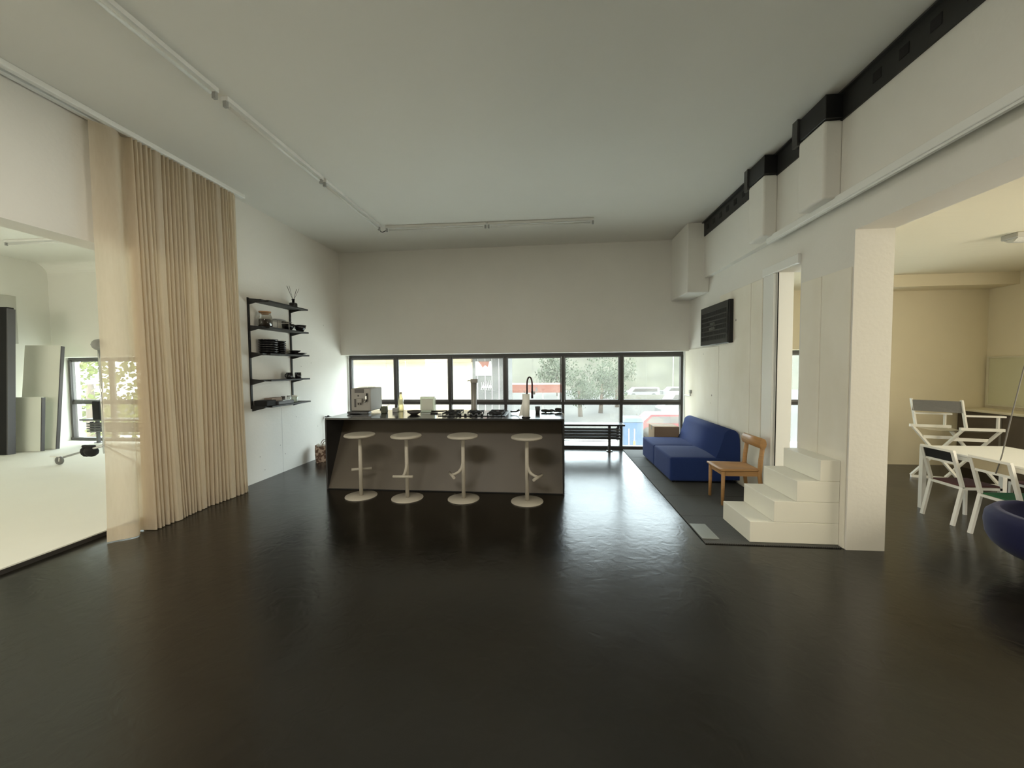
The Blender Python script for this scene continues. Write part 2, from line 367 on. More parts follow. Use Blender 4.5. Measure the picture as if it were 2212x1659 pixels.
# black perforated steel rail
rail = thing('steel_rail', (2.37, 1.5, 3.52), 'black perforated steel crane rail along the right edge of the ceiling', 'rail')
B().box(2.325, 2.41, YF+.1, 6.14, 3.665, 3.679).build('top_flange', black, rail)
b = B(); b.box(2.318, 2.333, YF+.1, 6.14, 3.462, 3.664)
B_web = b.build('web', mat('rail_web_grey_black', (.016, .016, .015), .5), rail)
B().box(2.285, 2.333, YF+.1, 6.14, 3.655, 3.668).build('lip', mat('rail_lip', (.03, .03, .028), .4), rail)
y = 6.0
hole = B(); hole.box(2.3145, 2.3185, -.035, .035, 3.53, 3.60)
h0 = None
while y > 1.6:
    if not (4.1 < y < 4.75 or 3.25 < y < 3.85):
        if h0 is None:
            h0 = hole.build('slot', blackmatte, rail); h0.location.y = y-1.5+1.5
        else:
            c = h0.copy(); COL.objects.link(c); c.location.y = y
    y -= .21
for y0, y1 in ((4.26, 4.61), (3.38, 3.75)):
    B().box(2.19, 2.335, y0, y1, 3.475, 3.664, bev=.004).build('saddle', black, rail)
    B().box(2.175, 2.20, y1-.04, y1+.03, 3.45, 3.676).build('clamp', mat('clamp_grey', (.05, .05, .047), .5), rail)

# ------------------------------------------------------------------ ribbon windows
def ribbon(name, x0, x1, n, label, z0=.0, yw=YW, ztop=1.775, edges=None):
    W = thing(name, ((x0+x1)/2, yw, z0), label, kind='structure')
    zt0, zt1 = .815, .87
    B().box(x0, x1, yw, yw+.08, ztop-.06, ztop).build('head_rail', frame_mat, W)
    B().box(x0, x1, yw-.03, yw+.08, z0, z0+.055).build('sill_rail', frame_mat, W)
    B().box(x0, x1, yw, yw+.08, zt0, zt1).build('transom', frame_mat, W)
    if edges is None: edges = [x0+(x1-x0)*i/n for i in range(n+1)]
    for i, e in enumerate(edges):
        a, c = e-.026, e+.026
        if i == 0: a, c = x0, x0+.045
        if i == len(edges)-1: a, c = x1-.06, x1
        B().box(a, c, yw-.012, yw+.075, z0+.055, ztop-.06).build('mullion', frame_mat, W)
    for i in range(len(edges)-1):
        a, c = edges[i]+.03, edges[i+1]-.03
        # upper casement in aluminium-grey sash
        sash = B(); s = .028
        sash.box(a, c, yw+.02, yw+.06, zt1, zt1+.04); sash.box(a, c, yw+.02, yw+.06, ztop-.06-s, ztop-.06)
        sash.box(a, a+s*.7, yw+.02, yw+.06, zt1+.04, ztop-.06-s); sash.box(c-s*.7, c, yw+.02, yw+.06, zt1+.04, ztop-.06-s)
        sh = sash.build('sash', mat('sash_grey', (.16, .155, .15), .45), W)
        B().box(a+s*.7, c-s*.7, yw+.036, yw+.042, zt1+.04, ztop-.06-s).build('pane', pane_mat, sh)
        B().box(a, c, yw+.036, yw+.042, z0+.055, zt0).build('pane', pane_mat, W)
    return W
ribbon('window_1', -3.905, 2.405, 6, 'long ribbon window with dark mullions behind the kitchen island', edges=[-3.905, -2.973, -1.90, -.832, .241, 1.300, 2.405])
struct('trim_6', B().box(XL, -3.905, 7.16, 7.3, 0, 1.775).box(2.385, XR, 7.13, 7.2, 0, 1.775), paint_gloss, 'white side linings of the ribbon window')
wf = thing('fill_frame', (-.8, YF, .9), 'added window mullions around the fill light behind the viewer', kind='structure')  # mullions added to dress the hall fill light; the wall behind is solid
for x in (-3.43, -2.1, -.8, .5, 1.83): B().box(x-.03, x+.03, YF-.1, YF-.02, .9, 2.95).build('mullion', frame_mat, wf)
struct('trim_7', B().box(-2.75, -.65, -.25, -.20, 3.6, ZC).box(-2.75, -.65, .60, .65, 3.6, ZC).box(-2.75, -2.70, -.20, .60, 3.6, ZC).box(-.7, -.65, -.20, .60, 3.6, ZC), paint_gloss, 'added white frame around the assumed overhead light behind the viewer')  # frame added to dress the assumed overhead light; the ceiling above is unbroken

# ------------------------------------------------------------------ studio on the left
struct('floor_studio', B().box(-11.5, -4.10, YF-.2, 7.4, -.12, .045), paint_studio, 'white painted raised studio floor seen through the opening')
struct('trim_8', B().box(-4.10, -4.092, -3.2, 4.3, 0, .035), mat('dark_edge', (.03, .027, .024), .5), 'dark edge of the raised studio floor')
struct('wall_studio_back', B().box(-10.16, -4.18, YB, 7.4, 1.80, ZC), paint_studio, 'white studio wall above its corner window')
b = B()
pts = [(-10.16, YF), (-10.16, 7.4), (-10.4, 7.4), (-10.4, YF)]
b.prism(pts, 'z', 0, ZC)
struct('wall_studio_left', b, paint_studio, 'white left end wall of the studio behind the leaning flats')
# coved junctions of the infinity studio
cv = []
for i in range(9):
    a = PI/2*i/8; cv.append((YB-.22+.22*math.sin(a), ZC-.22+.22*math.cos(a)))
struct('trim_9', B().prism(cv+[(YB, ZC)], 'x', -10.16, -4.18), paint_studio, 'curved cove between studio ceiling and back wall')
struct('ceiling_studio', B().box(-10.4, -4.18, YF-.2, 7.4, ZC, ZC+.2), paint_studio, 'white studio ceiling seen through the opening')
struct('wall_studio_front', B().box(-10.4, -4.18, YF-.2, YF, 0, ZC), paint_studio, 'white studio wall behind the viewer')
ribbon('window_3', -10.14, -4.40, 6, 'studio corner window with dark frame beside the leaning white flats', z0=.05, ztop=1.80, edges=[-10.14, -9.16, -8.2, -7.25, -6.3, -5.35, -4.40])

# ------------------------------------------------------------------ meeting room on the right
struct('ceiling_meeting', B().box(2.70, 6.6, YF-.2, 7.4, 2.765, 2.95), mat('meeting_ceiling_paint', (.74, .69, .54), .9, bump=.3, bscale=3, stretch=(1, 6, 1)), 'cream board-marked concrete ceiling of the meeting room')
struct('wall_meeting_back', B().box(4.75, 6.6, 6.31, 6.5, 0, 2.765).box(4.75, 4.9, 6.5, 7.4, 0, 2.765).box(2.70, 4.75, YB, 7.4, 1.775, 2.765), paint_cream, 'cream back wall of the meeting room behind the director chair')
struct('wall_meeting_right', B().box(6.38, 6.6, 3.15, 6.31, 0, 2.765).box(6.38, 6.6, YF, -.35, 0, 2.765).box(6.48, 6.6, -.35, 3.15, 0, 2.765).box(6.38, 6.48, -.35, 3.15, 0, .75).box(6.38, 6.48, -.35, 3.15, 2.45, 2.765), paint_cream, 'cream right wall of the meeting room behind the whiteboard')  # closed recess in this wall is added for the assumed window light
struct('wall_meeting_front', B().box(2.70, 6.6, YF-.2, YF, 0, 2.765), paint_cream, 'cream meeting room wall behind the viewer')
ribbon('window_4', 2.72, 4.75, 2, 'meeting room window glimpsed through the narrow doorway')
struct('trim_10', B().box(4.75, 6.38, 5.95, 6.31, 2.60, 2.765), paint_cream, 'cream downstand beam at the end of the meeting room ceiling')


# ------------------------------------------------------------------ curtain and rail
cr_ = thing('curtain_rail', (-3.78, 1.8, 3.63), 'white ceiling rail carrying the beige curtain', 'rail')
B().box(-3.80, -3.75, -1.0, 4.52, 3.635, ZC, bev=.004).build('track', paint_gloss, cr_)
B().box(-3.90, -3.85, -1.0, 3.05, 3.645, ZC, bev=.004).build('track', paint_gloss, cr_)
cur = thing('curtain', (-3.80, 3.7, .02), 'beige sheer linen curtain gathered in vertical pleats', 'curtain')
rnd = random.Random(3)
plan = [(-3.885, 2.965), (-3.86, 3.0), (-3.80, 3.05), (-3.77, 3.10), (-3.80, 3.15), (-3.855, 3.19), (-3.87, 3.22)]
yy = 3.235; side = 1; cnt = 0
while yy < 4.40:
    wd = rnd.choice([.011, .013, .015, .018]); dp = rnd.uniform(.10, .13)
    if cnt % 7 == 3 and side > 0: wd = rnd.uniform(.045, .065)
    xo = -3.815+side*dp*.5
    plan.append((xo, yy)); plan.append((xo+side*.006, yy+wd*.5)); plan.append((xo, yy+wd))
    yy += wd+rnd.uniform(.003, .009); side = -side; cnt += 1
plan.append((-3.80, 4.43))
def smooth_plan(pl, n=4):
    out = []
    P_ = [Vector(p) for p in pl]
    for i in range(len(P_)-1):
        p0, p1, p2, p3 = P_[max(i-1, 0)], P_[i], P_[i+1], P_[min(i+2, len(P_)-1)]
        for k in range(n):
            t = k/n
            out.append(.5*((2*p1)+(-p0+p2)*t+(2*p0-5*p1+4*p2-p3)*t*t+(-p0+3*p1-3*p2+p3)*t**3))
    out.append(P_[-1]); return out
sp = smooth_plan(plan)
def curtain_rows(zs, grow=0):
    rows = []
    for z in zs:
        k = (z-.02)/3.6
        row = []
        for i, p in enumerate(sp):
            u = i/len(sp)
            flare = (1-k)*.018*math.sin(9*u+2.1*k)+(.006*math.sin(31*u+5*k))*(1-k)
            amp = .60+.50*(1-k)
            row.append((-3.815+(p.x+3.815)*amp+flare-grow, p.y+flare*.4, z))
        rows.append(row)
    return rows
B().grid(curtain_rows([.13+3.505*i/14 for i in range(15)])).build('cloth', curtain_mat, cur)
b = B(); b.grid(curtain_rows([.006, .05, .09, .13])); b.grid(curtain_rows([.006, .05, .09, .13], .004))
b.build('hem', curtain_mat, cur)

# ------------------------------------------------------------------ ceiling light battens (off)
def batten(name, p, q, label, group, width=.055):
    p, q = Vector(p), Vector(q); c = (p+q)/2; t = (q-p).normalized()
    L = thing(name, (c.x, c.y, p.z-.08), label, 'ceiling light', group)
    n = Vector((-t.y, t.x, 0))
    B().bar(p-Vector((0, 0, .018)), q-Vector((0, 0, .018)), width, .034).build('channel', paint_gloss, L)
    o = Vector((0, 0, -.062))
    tb = B().tube([p+o+t*.05, q+o-t*.05], .013, 12).build('tube', mat('frosted_tube_glass', (.72, .72, .67), .3), L)
    for e, sgn in ((p, 1), (q, -1)):
        s0 = e+t*sgn*.01
        B().bar(s0+Vector((0, 0, -.035)), s0+Vector((0, 0, -.082)), .03, .024, upv=t).build('lamp_holder', mat('lamp_holder_grey', (.36, .36, .34), .5), L)
    return L
GA = 'fluorescent battens in an L on the hall ceiling'
batten('fluorescent_batten', (-2.55, .9, ZC), (-2.55, 2.82, ZC), 'white fluorescent batten nearest the viewer on the left of the ceiling', GA)
batten('fluorescent_batten', (-2.55, 2.90, ZC), (-2.55, 4.20, ZC), 'middle batten of the ceiling row running toward the window', GA)
batten('fluorescent_batten', (-2.55, 4.25, ZC), (-2.55, 5.68, ZC), 'far batten of the ceiling row, ending at the corner joint', GA)
batten('fluorescent_batten', (-2.47, 5.74, ZC), (-.94, 5.78, ZC), 'left batten of the ceiling pair parallel to the ribbon window', GA)
batten('fluorescent_batten', (-.91, 5.78, ZC), (.645, 5.80, ZC), 'right batten of the ceiling pair parallel to the ribbon window', GA)
tag(B().tube([(-2.55, 5.69, 3.61), (-2.552, 5.73, 3.597), (-2.53, 5.752, 3.597), (-2.48, 5.745, 3.615)], .006, 8).build('cable_loop', dark_plastic), 'short dark cable joining the two rows of ceiling battens', 'cable')
batten('fluorescent_batten', (-8.93, 5.60, ZC), (-7.4, 5.62, ZC), 'white fluorescent batten on the studio ceiling beyond the opening', None)
ml = thing('ceiling_lamp', (4.6, 4.25, 2.68), 'grey louvred ceiling lamp at right edge in the meeting room', 'ceiling light')
B().box(4.42, 5.7, 4.16, 4.30, 2.715, 2.765, bev=.006).build('housing', mat('lamp_housing_grey', (.42, .41, .37), .5), ml)
b = B(); b.prism([(4.17+.12*i/8, 2.715-.035*math.sin(PI*i/8)) for i in range(9)], 'x', 4.44, 5.68)
b.build('diffuser', mat('prismatic_diffuser', (.6, .6, .56), .25, bump=.6, bscale=120), ml)

# ------------------------------------------------------------------ wall shelves
sh = thing('wall_shelf', (-3.93, 5.1, 1.0), 'black steel wall shelf unit with five shelves beside the curtain', 'shelf')
for y in (4.71, 5.525):
    B().box(XL, XL+.016, y-.014, y+.014, 1.0, 2.46).build('upright', black, sh)
SZ = [2.435, 2.085, 1.735, 1.38, 1.03]
for z in SZ:
    p = B().box(XL+.012, -3.695, 4.79, 5.625, z-.022, z, bev=.002).build('shelf_board', black, sh)
    for y in (4.71, 5.525):
        B().prism([(XL+.016, z+.015), (-3.735, z-.004), (-3.735, z-.022), (XL+.016, z-.065)], 'y', y-.008, y+.008).build('bracket', black, sh)
# left end of every board reaches the bracket
    B().box(XL+.012, -3.74, 4.70, 4.79, z-.018, z-.001).build('end_flap', black, sh)
xs = -3.81
df = thing('reed_diffuser', (xs, 5.45, SZ[0]), 'black reed diffuser bottle with thin reeds on the top shelf', 'diffuser')
B().box(xs-.042, xs+.042, 5.408, 5.492, SZ[0], SZ[0]+.075, bev=.012, seg=2).build('bottle', blackgloss, df)
B().lathe([(.018, .075), (.018, .115), (.022, .115), (.022, .13), (.012, .13)], (xs, 5.45, SZ[0]), 16).build('neck', blackgloss, df)
for dx, dy in ((.01, -.15), (.0, -.125), (.02, -.11), (.0, .085), (.03, .10), (-.02, .11)):
    B().tube([(xs, 5.45, SZ[0]+.10), (xs+dx, 5.45+dy, SZ[0]+.30+random.uniform(-.01, .01))], .0022, 5).build('reed', mat('dark_reed', (.03, .022, .016), .8), df)
jr = thing('storage_jar', (xs, 4.86, SZ[1]), 'clear glass jar of coffee beans with cork lid on the second shelf', 'jar')
B().lathe([(.07, 0), (.085, .01), (.088, .07), (.085, .13), (.066, .175), (.066, .195)], (xs, 4.86, SZ[1]), 28).build('glass', clear_glass, jr)
B().lathe([(.0, .006), (.078, .006), (.082, .02), (.083, .10), (.06, .108), (0, .110)], (xs, 4.86, SZ[1]), 28).build('beans', coffee, jr)
B().lathe([(.045, .172), (.05, .195), (.072, .196), (.072, .212), (0, .213)], (xs, 4.86, SZ[1]), 28).build('lid', cork, jr)
tr = thing('glass_stand', (xs, 5.2, SZ[1]), 'low glass tray on thin legs between jar and bowls on the second shelf', 'tray')
B().box(xs-.07, xs+.09, 4.96, 5.28, SZ[1]+.105, SZ[1]+.113).build('tray_plate', clear_glass, tr)
for y in (5.0, 5.24):
    for x in (xs-.05, xs+.07): B().box(x-.003, x+.003, y-.003, y+.003, SZ[1], SZ[1]+.105).build('leg', chrome, tr)
b = B(); b.ico((xs+.01, 5.12, SZ[1]+.129), .13, 3, .10, (.38, 1, .10))
tag(b.build('foil_scrunch', mat('crumpled_grey_foil', (.3, .3, .29), .5, metal=.3)), 'crumpled pale wrapping lying on the low glass tray', 'wrapping')
def bowl(r, h, t=.006): return [(r*.45, 0), (r*.5, .004), (r*.85, h*.5), (r, h), (r-t, h), (r*.8-t, h*.5), (r*.4, .012), (0, .012)]
for (px, py, lab) in ((xs+.02, 5.56, 'larger black bowl at the window end of the second shelf'), (xs-.05, 5.385, 'black bowl half hidden behind the upright on the second shelf')):
    tag(B().lathe(bowl(.085, .10), (px, py, SZ[1]), 28).build('bowl', blackgloss), lab, 'bowl', 'black bowls on the second shelf')
for k in range(6):
    tag(B().lathe([(.07, 0), (.085, .004), (.115, .018), (.118, .034), (.108, .034), (.09, .014), (0, .012)], (xs, 4.905, SZ[2]+k*.031), 28).build('soup_plate', blackgloss),
        'deep black soup plate, number %s from the shelf in the tall left stack' % ['one', 'two', 'three', 'four', 'five', 'six'][k], 'plate', 'stack of soup plates on the third shelf')
for k in range(7):
    tag(B().lathe([(.04, 0), (.05, .004), (.07, .016), (.075, .028), (.068, .028), (.05, .012), (0, .010)], (xs, 5.14, SZ[2]+k*.026), 24).build('small_bowl', blackgloss),
        'small black bowl, number %s from the shelf in the narrow stack' % ['one', 'two', 'three', 'four', 'five', 'six', 'seven'][k], 'bowl', 'stack of small bowls on the third shelf')
for k, (r, dy, lab) in enumerate(((.115, .0, 'wide flat black plate at the bottom of the low pile on the third shelf'), (.125, .03, 'thin wide black plate in the middle of the low pile on the third shelf'))):
    tag(B().lathe([(.05, 0), (r, .010), (r, .014), (.05, .006), (0, .006)], (xs, 5.50+dy*.6, SZ[2]+k*.014), 28).build('plate', blackgloss), lab, 'plate')
tag(B().lathe(bowl(.08, .036), (xs, 5.45, SZ[2]+.028), 24).build('dip_bowl', blackgloss), 'shallow black bowl on top of the low pile of plates', 'bowl')
def mug(px, py, lab, ang):
    m = thing('mug', (px, py, SZ[3]), lab, 'mug', 'black mugs on the fourth shelf')
    B().lathe([(.036, 0), (.042, .006), (.043, .09), (.039, .09), (.037, .01), (0, .01)], (px, py, SZ[3]), 24).build('cup', blackgloss, m)
    dx, dy = math.cos(ang), math.sin(ang)
    B().tube([(px+dx*(.040+.032*math.sin(a)), py+dy*(.040+.032*math.sin(a)), SZ[3]+.045+.028*math.cos(a)) for a in [PI*i/8 for i in range(9)]], .005, 8).build('handle', blackgloss, m)
mug(xs+.03, 5.46, 'glossy black mug with its handle toward the window', PI/2)
mug(xs-.03, 5.36, 'glossy black mug, middle one of three', PI)
mug(xs+.03, 5.27, 'glossy black mug nearest the curtain', PI)
tag(B().box(xs-.09, xs+.09, 4.72, 4.90, SZ[4], SZ[4]+.075, bev=.004).build('box', blackmatte), 'flat black box at the curtain end of the bottom shelf', 'box')
tag(B().box(xs-.10, xs+.015, 4.915, 5.12, SZ[4], SZ[4]+.095, bev=.004).build('carton', mat('pinkish_carton', (.26, .20, .16), .8)), 'low pinkish brown carton in the middle of the bottom shelf', 'box')
t = thing('cutlery_tray', (xs+.07, 5.08, SZ[4]), 'grey wire cutlery tray at the front of the bottom shelf', 'tray')
B().box(xs+.02, xs+.11, 4.92, 5.24, SZ[4], SZ[4]+.05, bev=.006).build('tray_body', mat('dark_grey_tray', (.06, .06, .065), .4), t)
B().box(xs+.03, xs+.10, 5.02, 5.17, SZ[4]+.05, SZ[4]+.056).build('blade', alu, t)
for k, (dx, dy, r, h, lab) in enumerate(((-.03, 5.20, .03, .10, 'dark lidded spice jar behind the cutlery tray'), (.0, 5.28, .03, .105, 'silver lidded glass jar next to the spice jar'), (.01, 5.40, .042, .10, 'pale glass jar at the window end of the bottom shelf'))):
    j = thing('spice_jar', (xs+dx, dy, SZ[4]), lab, 'jar', 'small jars on the bottom shelf')
    B().lathe([(r*.9, 0), (r, .006), (r, h*.75), (r*.85, h*.82)], (xs+dx, dy, SZ[4]), 20).build('glass', [dark_plastic, clear_glass, block_glass][k], j)
    B().lathe([(r*.9, h*.80), (r*.9, h), (0, h)], (xs+dx, dy, SZ[4]), 20).build('lid', [dark_plastic, alu, paper][k], j)

# ------------------------------------------------------------------ kitchen island
IX0, IX1, IY0, IY1, IZ = -2.812, .168, 4.545, 5.44, .905
isl = thing('kitchen_island', ((IX0+IX1)/2, (IY0+IY1)/2, 0), 'long kitchen island with black steel top and slanted brown front', 'kitchen island')
B().box(IX0, IX1, IY0, IY1, IZ-.022, IZ, bev=.0015).build('worktop', top_mat, isl)
for x in (IX0, IX1-.02): B().box(x, x+.02, IY0, IY1, 0, IZ-.022).build('end_panel', mat('black_end_panel', (.018, .017, .016), .45), isl)
B().prism([(IY0+.012, .012), (IY0+.012+.45*.985, IZ-.024), (IY0+.03+.45*.985, IZ-.024), (IY0+.03, .012)], 'x', IX0+.02, IX1-.02).build('front_panel', panel_mat, isl)
B().box(IX0+.02, IX1-.02, IY0+.012, IY0+.03, 0, .012).build('plinth', blackmatte, isl)
B().box(IX0+.02, IX1-.02, IY1-.02, IY1, 0, IZ-.022).build('back_panel', panel_mat, isl)

# bar stools
def stool(x, y, ang, lab):
    s = thing('bar_stool', (0, 0, 0), lab, 'bar stool', 'greige bar stools along the island')
    B().lathe([(0, .712), (.15, .713), (.172, .720), (.178, .732), (.172, .744), (.155, .750), (.10, .747), (0, .745)], n=40).build('seat', greige, s, local=True)
    B().tube([(0, 0, .010), (0, 0, .714)], .0215, 16).build('pole', greige, s, local=True)
    B().lathe([(0, 0), (.181, 0), (.183, .004), (.181, .010), (0, .012)], n=40).build('base', greige, s, local=True)
    f = B().tube([(.004, 0, .47), (.010, 0, .40), (.022, 0, .36), (.05, 0, .325), (.09, 0, .305), (.135, 0, .295)], [.012, .016, .018, .018, .016, .015], 12).build('footrest_arm', greige, s, local=True)
    B().tube([(.135, -.115, .293), (.135, .115, .293)], .0165, 12).build('footrest_bar', greige, f, local=True)
    s.location = (x, y, 0); s.rotation_euler.z = math.radians(ang); return s
stool(-2.245, 4.33, 112, 'leftmost greige bar stool, below the coffee machine, footrest turned back')
stool(-1.665, 4.30, -88, 'second bar stool from the left with footrest bar toward the viewer')
stool(-1.000, 4.32, 207, 'third bar stool from the left with footrest pointing left')
stool(-.262, 4.29, -22, 'rightmost greige bar stool with footrest pointing right')

# things on the island
Z = IZ
cm = thing('coffee_machine', (-2.55, 5.15, Z), 'silver beige espresso machine at the left end of the island', 'coffee machine')
B().box(-2.705, -2.425, 5.0, 5.36, Z+.035, Z+.345, bev=.012, seg=2).build('body', beige_plastic, cm)
B().box(-2.73, -2.43, 4.93, 5.03, Z+.004, Z+.035, bev=.008, seg=2).build('drip_tray', blackgloss, cm)
B().box(-2.645, -2.52, 4.990, 5.001, Z+.285, Z+.335).build('display', dark_plastic, cm)
sp_ = B().box(-2.60, -2.535, 4.955, 5.001, Z+.15, Z+.21, bev=.006).build('spout', beige_plastic, cm)
B().tube([(-2.585, 4.967, Z+.15), (-2.585, 4.967, Z+.125)], .008, 10).tube([(-2.55, 4.967, Z+.15), (-2.55, 4.967, Z+.125)], .008, 10).build('nozzle', dark_plastic, sp_)
B().box(-2.655, -2.632, 4.993, 5.001, Z+.09, Z+.20).build('slot', dark_plastic, cm)
B().lathe([(0, -.001), (.011, -.001), (.011, .003), (0, .003)], n=16, M=Matrix.Translation((-2.60, 5.0, Z+.245)) @ Matrix.Rotation(PI/2, 4, 'X')).build('badge', dark_plastic, cm)
B().tube([(-2.47, 4.985, Z+.28), (-2.47, 4.98, Z+.18), (-2.49, 4.975, Z+.165)], .008, 10).build('steam_wand', blackgloss, cm)
B().box(-2.486, -2.466, 4.962, 4.978, Z+.195, Z+.245, bev=.004).build('lever', chrome, cm)
B().tube([(-2.50, 4.975, Z+.185), (-2.478, 4.955, Z+.165)], .010, 10).build('knob', chrome, cm)
B().box(-2.64, -2.49, 5.06, 5.30, Z+.345, Z+.362, bev=.005).build('bean_lid', clear_glass, cm)
tag(B().box(-2.80, -2.735, 5.25, 5.36, Z, Z+.07, bev=.006).build('power_strip', blackgloss), 'small black power block left of the coffee machine', 'power block')
pj = thing('storage_tin', (-2.26, 5.06, Z), 'small dark green tin with short lid tab beside the coffee machine', 'tin')
B().box(-2.298, -2.225, 5.02, 5.10, Z, Z+.095, bev=.008).build('tin', mat('dark_olive_tin', (.05, .06, .03), .5), pj)
B().box(-2.318, -2.298, 5.04, 5.08, Z+.035, Z+.065).build('side_tab', black, pj)
B().tube([(-2.225, 5.06, Z+.095), (-2.18, 5.06, Z+.125)], .004, 6).build('spoon', alu, pj)
tag(B().box(-2.20, -2.13, 5.18, 5.26, Z, Z+.055, bev=.004).build('napkin_block', mat('pale_grey_block', (.40, .40, .39), .7)), 'low pale grey block between the tin and the bottle', 'box')
bt = thing('glass_bottle', (-2.10, 5.25, Z), 'yellowish patterned glass bottle standing on the island', 'bottle')
B().lathe([(.035, 0), (.041, .006), (.041, .15), (.034, .19), (.018, .235), (.016, .26)], (-2.10, 5.25, Z), 24).build('glass', bottle_glass, bt)
B().lathe([(.018, .252), (.018, .278), (0, .278)], (-2.10, 5.25, Z), 16).build('stopper', mat('amber_cap', (.4, .36, .26), .5), bt)
tag(B().lathe(bowl(.095, .05), (-1.79, 4.92, Z), 28).build('serving_bowl', mat('dark_stoneware', (.04, .036, .032), .5)), 'shallow dark stoneware bowl near the front of the island', 'bowl')
gb = thing('glass_block', (-1.695, 5.22, Z), 'square frosted glass block standing on edge beside the bowl', 'glass block')
B().box(-1.80, -1.59, 5.18, 5.26, Z, Z+.215, bev=.012, seg=2).build('block', block_glass, gb)
B().box(-1.775, -1.615, 5.172, 5.181, Z+.028, Z+.188, bev=.003).build('face', mat('milky_glass_face', (.52, .53, .45), .3), gb)
kn = thing('kitchen_knife', (-1.62, 5.02, Z), 'knife with dark handle lying before the glass block', 'knife')
B().box(-1.72, -1.60, 5.01, 5.035, Z+.002, Z+.005).build('blade', alu, kn); B().box(-1.60, -1.50, 5.012, 5.034, Z, Z+.018, bev=.004).build('handle', black, kn)
hob = thing('gas_hob', (-1.03, 5.08, Z), 'black gas hob with cast iron pan supports in the middle of the island', 'hob')
B().box(-1.42, -.56, 4.76, 5.24, Z, Z+.008, bev=.002).build('plate', blackgloss, hob)
for cx, cy, r in ((-1.28, 5.11, .045), (-1.28, 4.89, .035), (-.98, 5.02, .06), (-.70, 5.11, .035), (-.70, 4.89, .045)):
    bu = B().lathe([(r, 0), (r, .012), (r*.7, .02), (0, .022)], (cx, cy, Z+.008), 20).build('burner', blackmatte, hob)
    g = B()
    for a in range(4):
        an = a*PI/2+PI/4; dx, dy = math.cos(an), math.sin(an)
        g.bar((cx+dx*.03, cy+dy*.03, Z+.034), (cx+dx*.13, cy+dy*.13, Z+.034), .010, .012)
        g.bar((cx+dx*.125, cy+dy*.125, Z+.008), (cx+dx*.125, cy+dy*.125, Z+.038), .010, .010)
        an2 = an+PI/2; g.bar((cx+dx*.125, cy+dy*.125, Z+.031), (cx+math.cos(an2)*.125, cy+math.sin(an2)*.125, Z+.031), .010, .012)
    g.build('pan_support', blackmatte, hob)
for k in range(5): B().lathe([(.018, 0), (.016, .022), (0, .022)], (-1.14+.07*k, 4.79, Z+.008), 14).build('knob', blackgloss, hob)
tag(B().tube([(-1.62, 5.13, Z+.02), (-1.46, 5.12, Z+.022), (-1.40, 5.12, Z+.03)], [.012, .010, .007], 8).build('pan_handle', black), 'dark bar lying left of the hob', 'handle')
tag(B().tube([(-.52, 5.05, Z+.028), (-.44, 5.04, Z+.03), (-.40, 5.04, Z+.055)], [.011, .012, .014], 8).build('spoon_rest', black), 'short dark utensil lying right of the hob', 'utensil')
tw = thing('tap_tower', (-1.07, 5.345, Z), 'tall grey cylindrical drinks tower with small spout behind the hob', 'tap tower')
B().lathe([(.075, 0), (.075, .008), (.044, .022), (.040, .06), (.040, .43), (0, .43)], (-1.07, 5.345, Z), 24).build('column', steel, tw)
B().box(-1.108, -1.012, 5.30, 5.36, Z+.40, Z+.455, bev=.004).build('head', steel, tw)
B().tube([(-1.105, 5.33, Z+.43), (-1.14, 5.325, Z+.435), (-1.155, 5.32, Z+.425)], .006, 8).build('spout', steel, tw)
rl = thing('paper_towel_holder', (-.292, 4.68, Z), 'white kitchen paper roll on a dark stand at right of the island', 'paper towel')
B().lathe([(0, 0), (.055, 0), (.055, .010), (0, .012)], (-.292, 4.68, Z), 24).build('base', blackgloss, rl)
pr = B().lathe([(.018, .014), (.044, .014), (.044, .285), (.018, .285)], (-.292, 4.68, Z), 28).build('roll', paper, rl)
B().prism([(-.335, Z+.02), (-.385, Z+.01), (-.336, Z+.20)], 'y', 4.69, 4.692).build('loose_sheet', paper, pr)
B().tube([(-.292, 4.68, Z+.01), (-.292, 4.68, Z+.30), (-.315, 4.68, Z+.335), (-.322, 4.68, Z+.325), (-.300, 4.68, Z+.295)], .0025, 6).build('wire_loop', alu, rl)
fc = thing('kitchen_faucet', (-.285, 5.22, Z), 'dark gooseneck kitchen faucet behind the paper towel', 'faucet')
pts = [(-.31, 5.22, Z), (-.31, 5.22, Z+.38)]+[(-.275-.035*math.cos(a), 5.22, Z+.38+.10*math.sin(a)) for a in [PI*i/10 for i in range(1, 11)]]+[(-.240, 5.22, Z+.28)]
B().tube(pts, .0115, 12).build('neck', mat('dark_copper', (.05, .03, .035), .3, metal=.7), fc)
B().tube([(-.240, 5.22, Z+.285), (-.240, 5.22, Z+.19)], .0145, 12).build('spray_head', mat('dark_copper', (0, 0, 0)), fc)
B().box(-.233, -.20, 5.212, 5.228, Z+.245, Z+.285, bev=.004).build('clip', chrome, fc)
B().lathe([(.026, 0), (.026, .03), (.014, .035)], (-.31, 5.22, Z), 16).build('foot', mat('dark_copper', (0, 0, 0)), fc)
tag(B().lathe([(.028, 0), (.036, .085), (.033, .085), (.026, .006), (0, .006)], (-.165, 5.16, Z), 24).build('cup', mat('dark_grey_ceramic', (.05, .05, .05), .5)), 'dark grey cup right of the faucet', 'cup')
b = B(); rc = random.Random(5)
for k in range(12): b.ico((-.09+.21*k/11+rc.uniform(-.01, .01), 5.20+rc.uniform(-.03, .03), Z+.022), rc.uniform(.018, .03), 2, .08, (1.3, 1.1, .75))
for k in range(3): b.ico((.09+.02*k, 5.20, Z+.045), .024, 2, .08, (1.1, 1.1, .7))
tag(b.build('dish_cloth', mat('charcoal_cloth', (.025, .025, .025), .95)), 'crumpled charcoal dish cloth at the right end of the island', 'cloth')
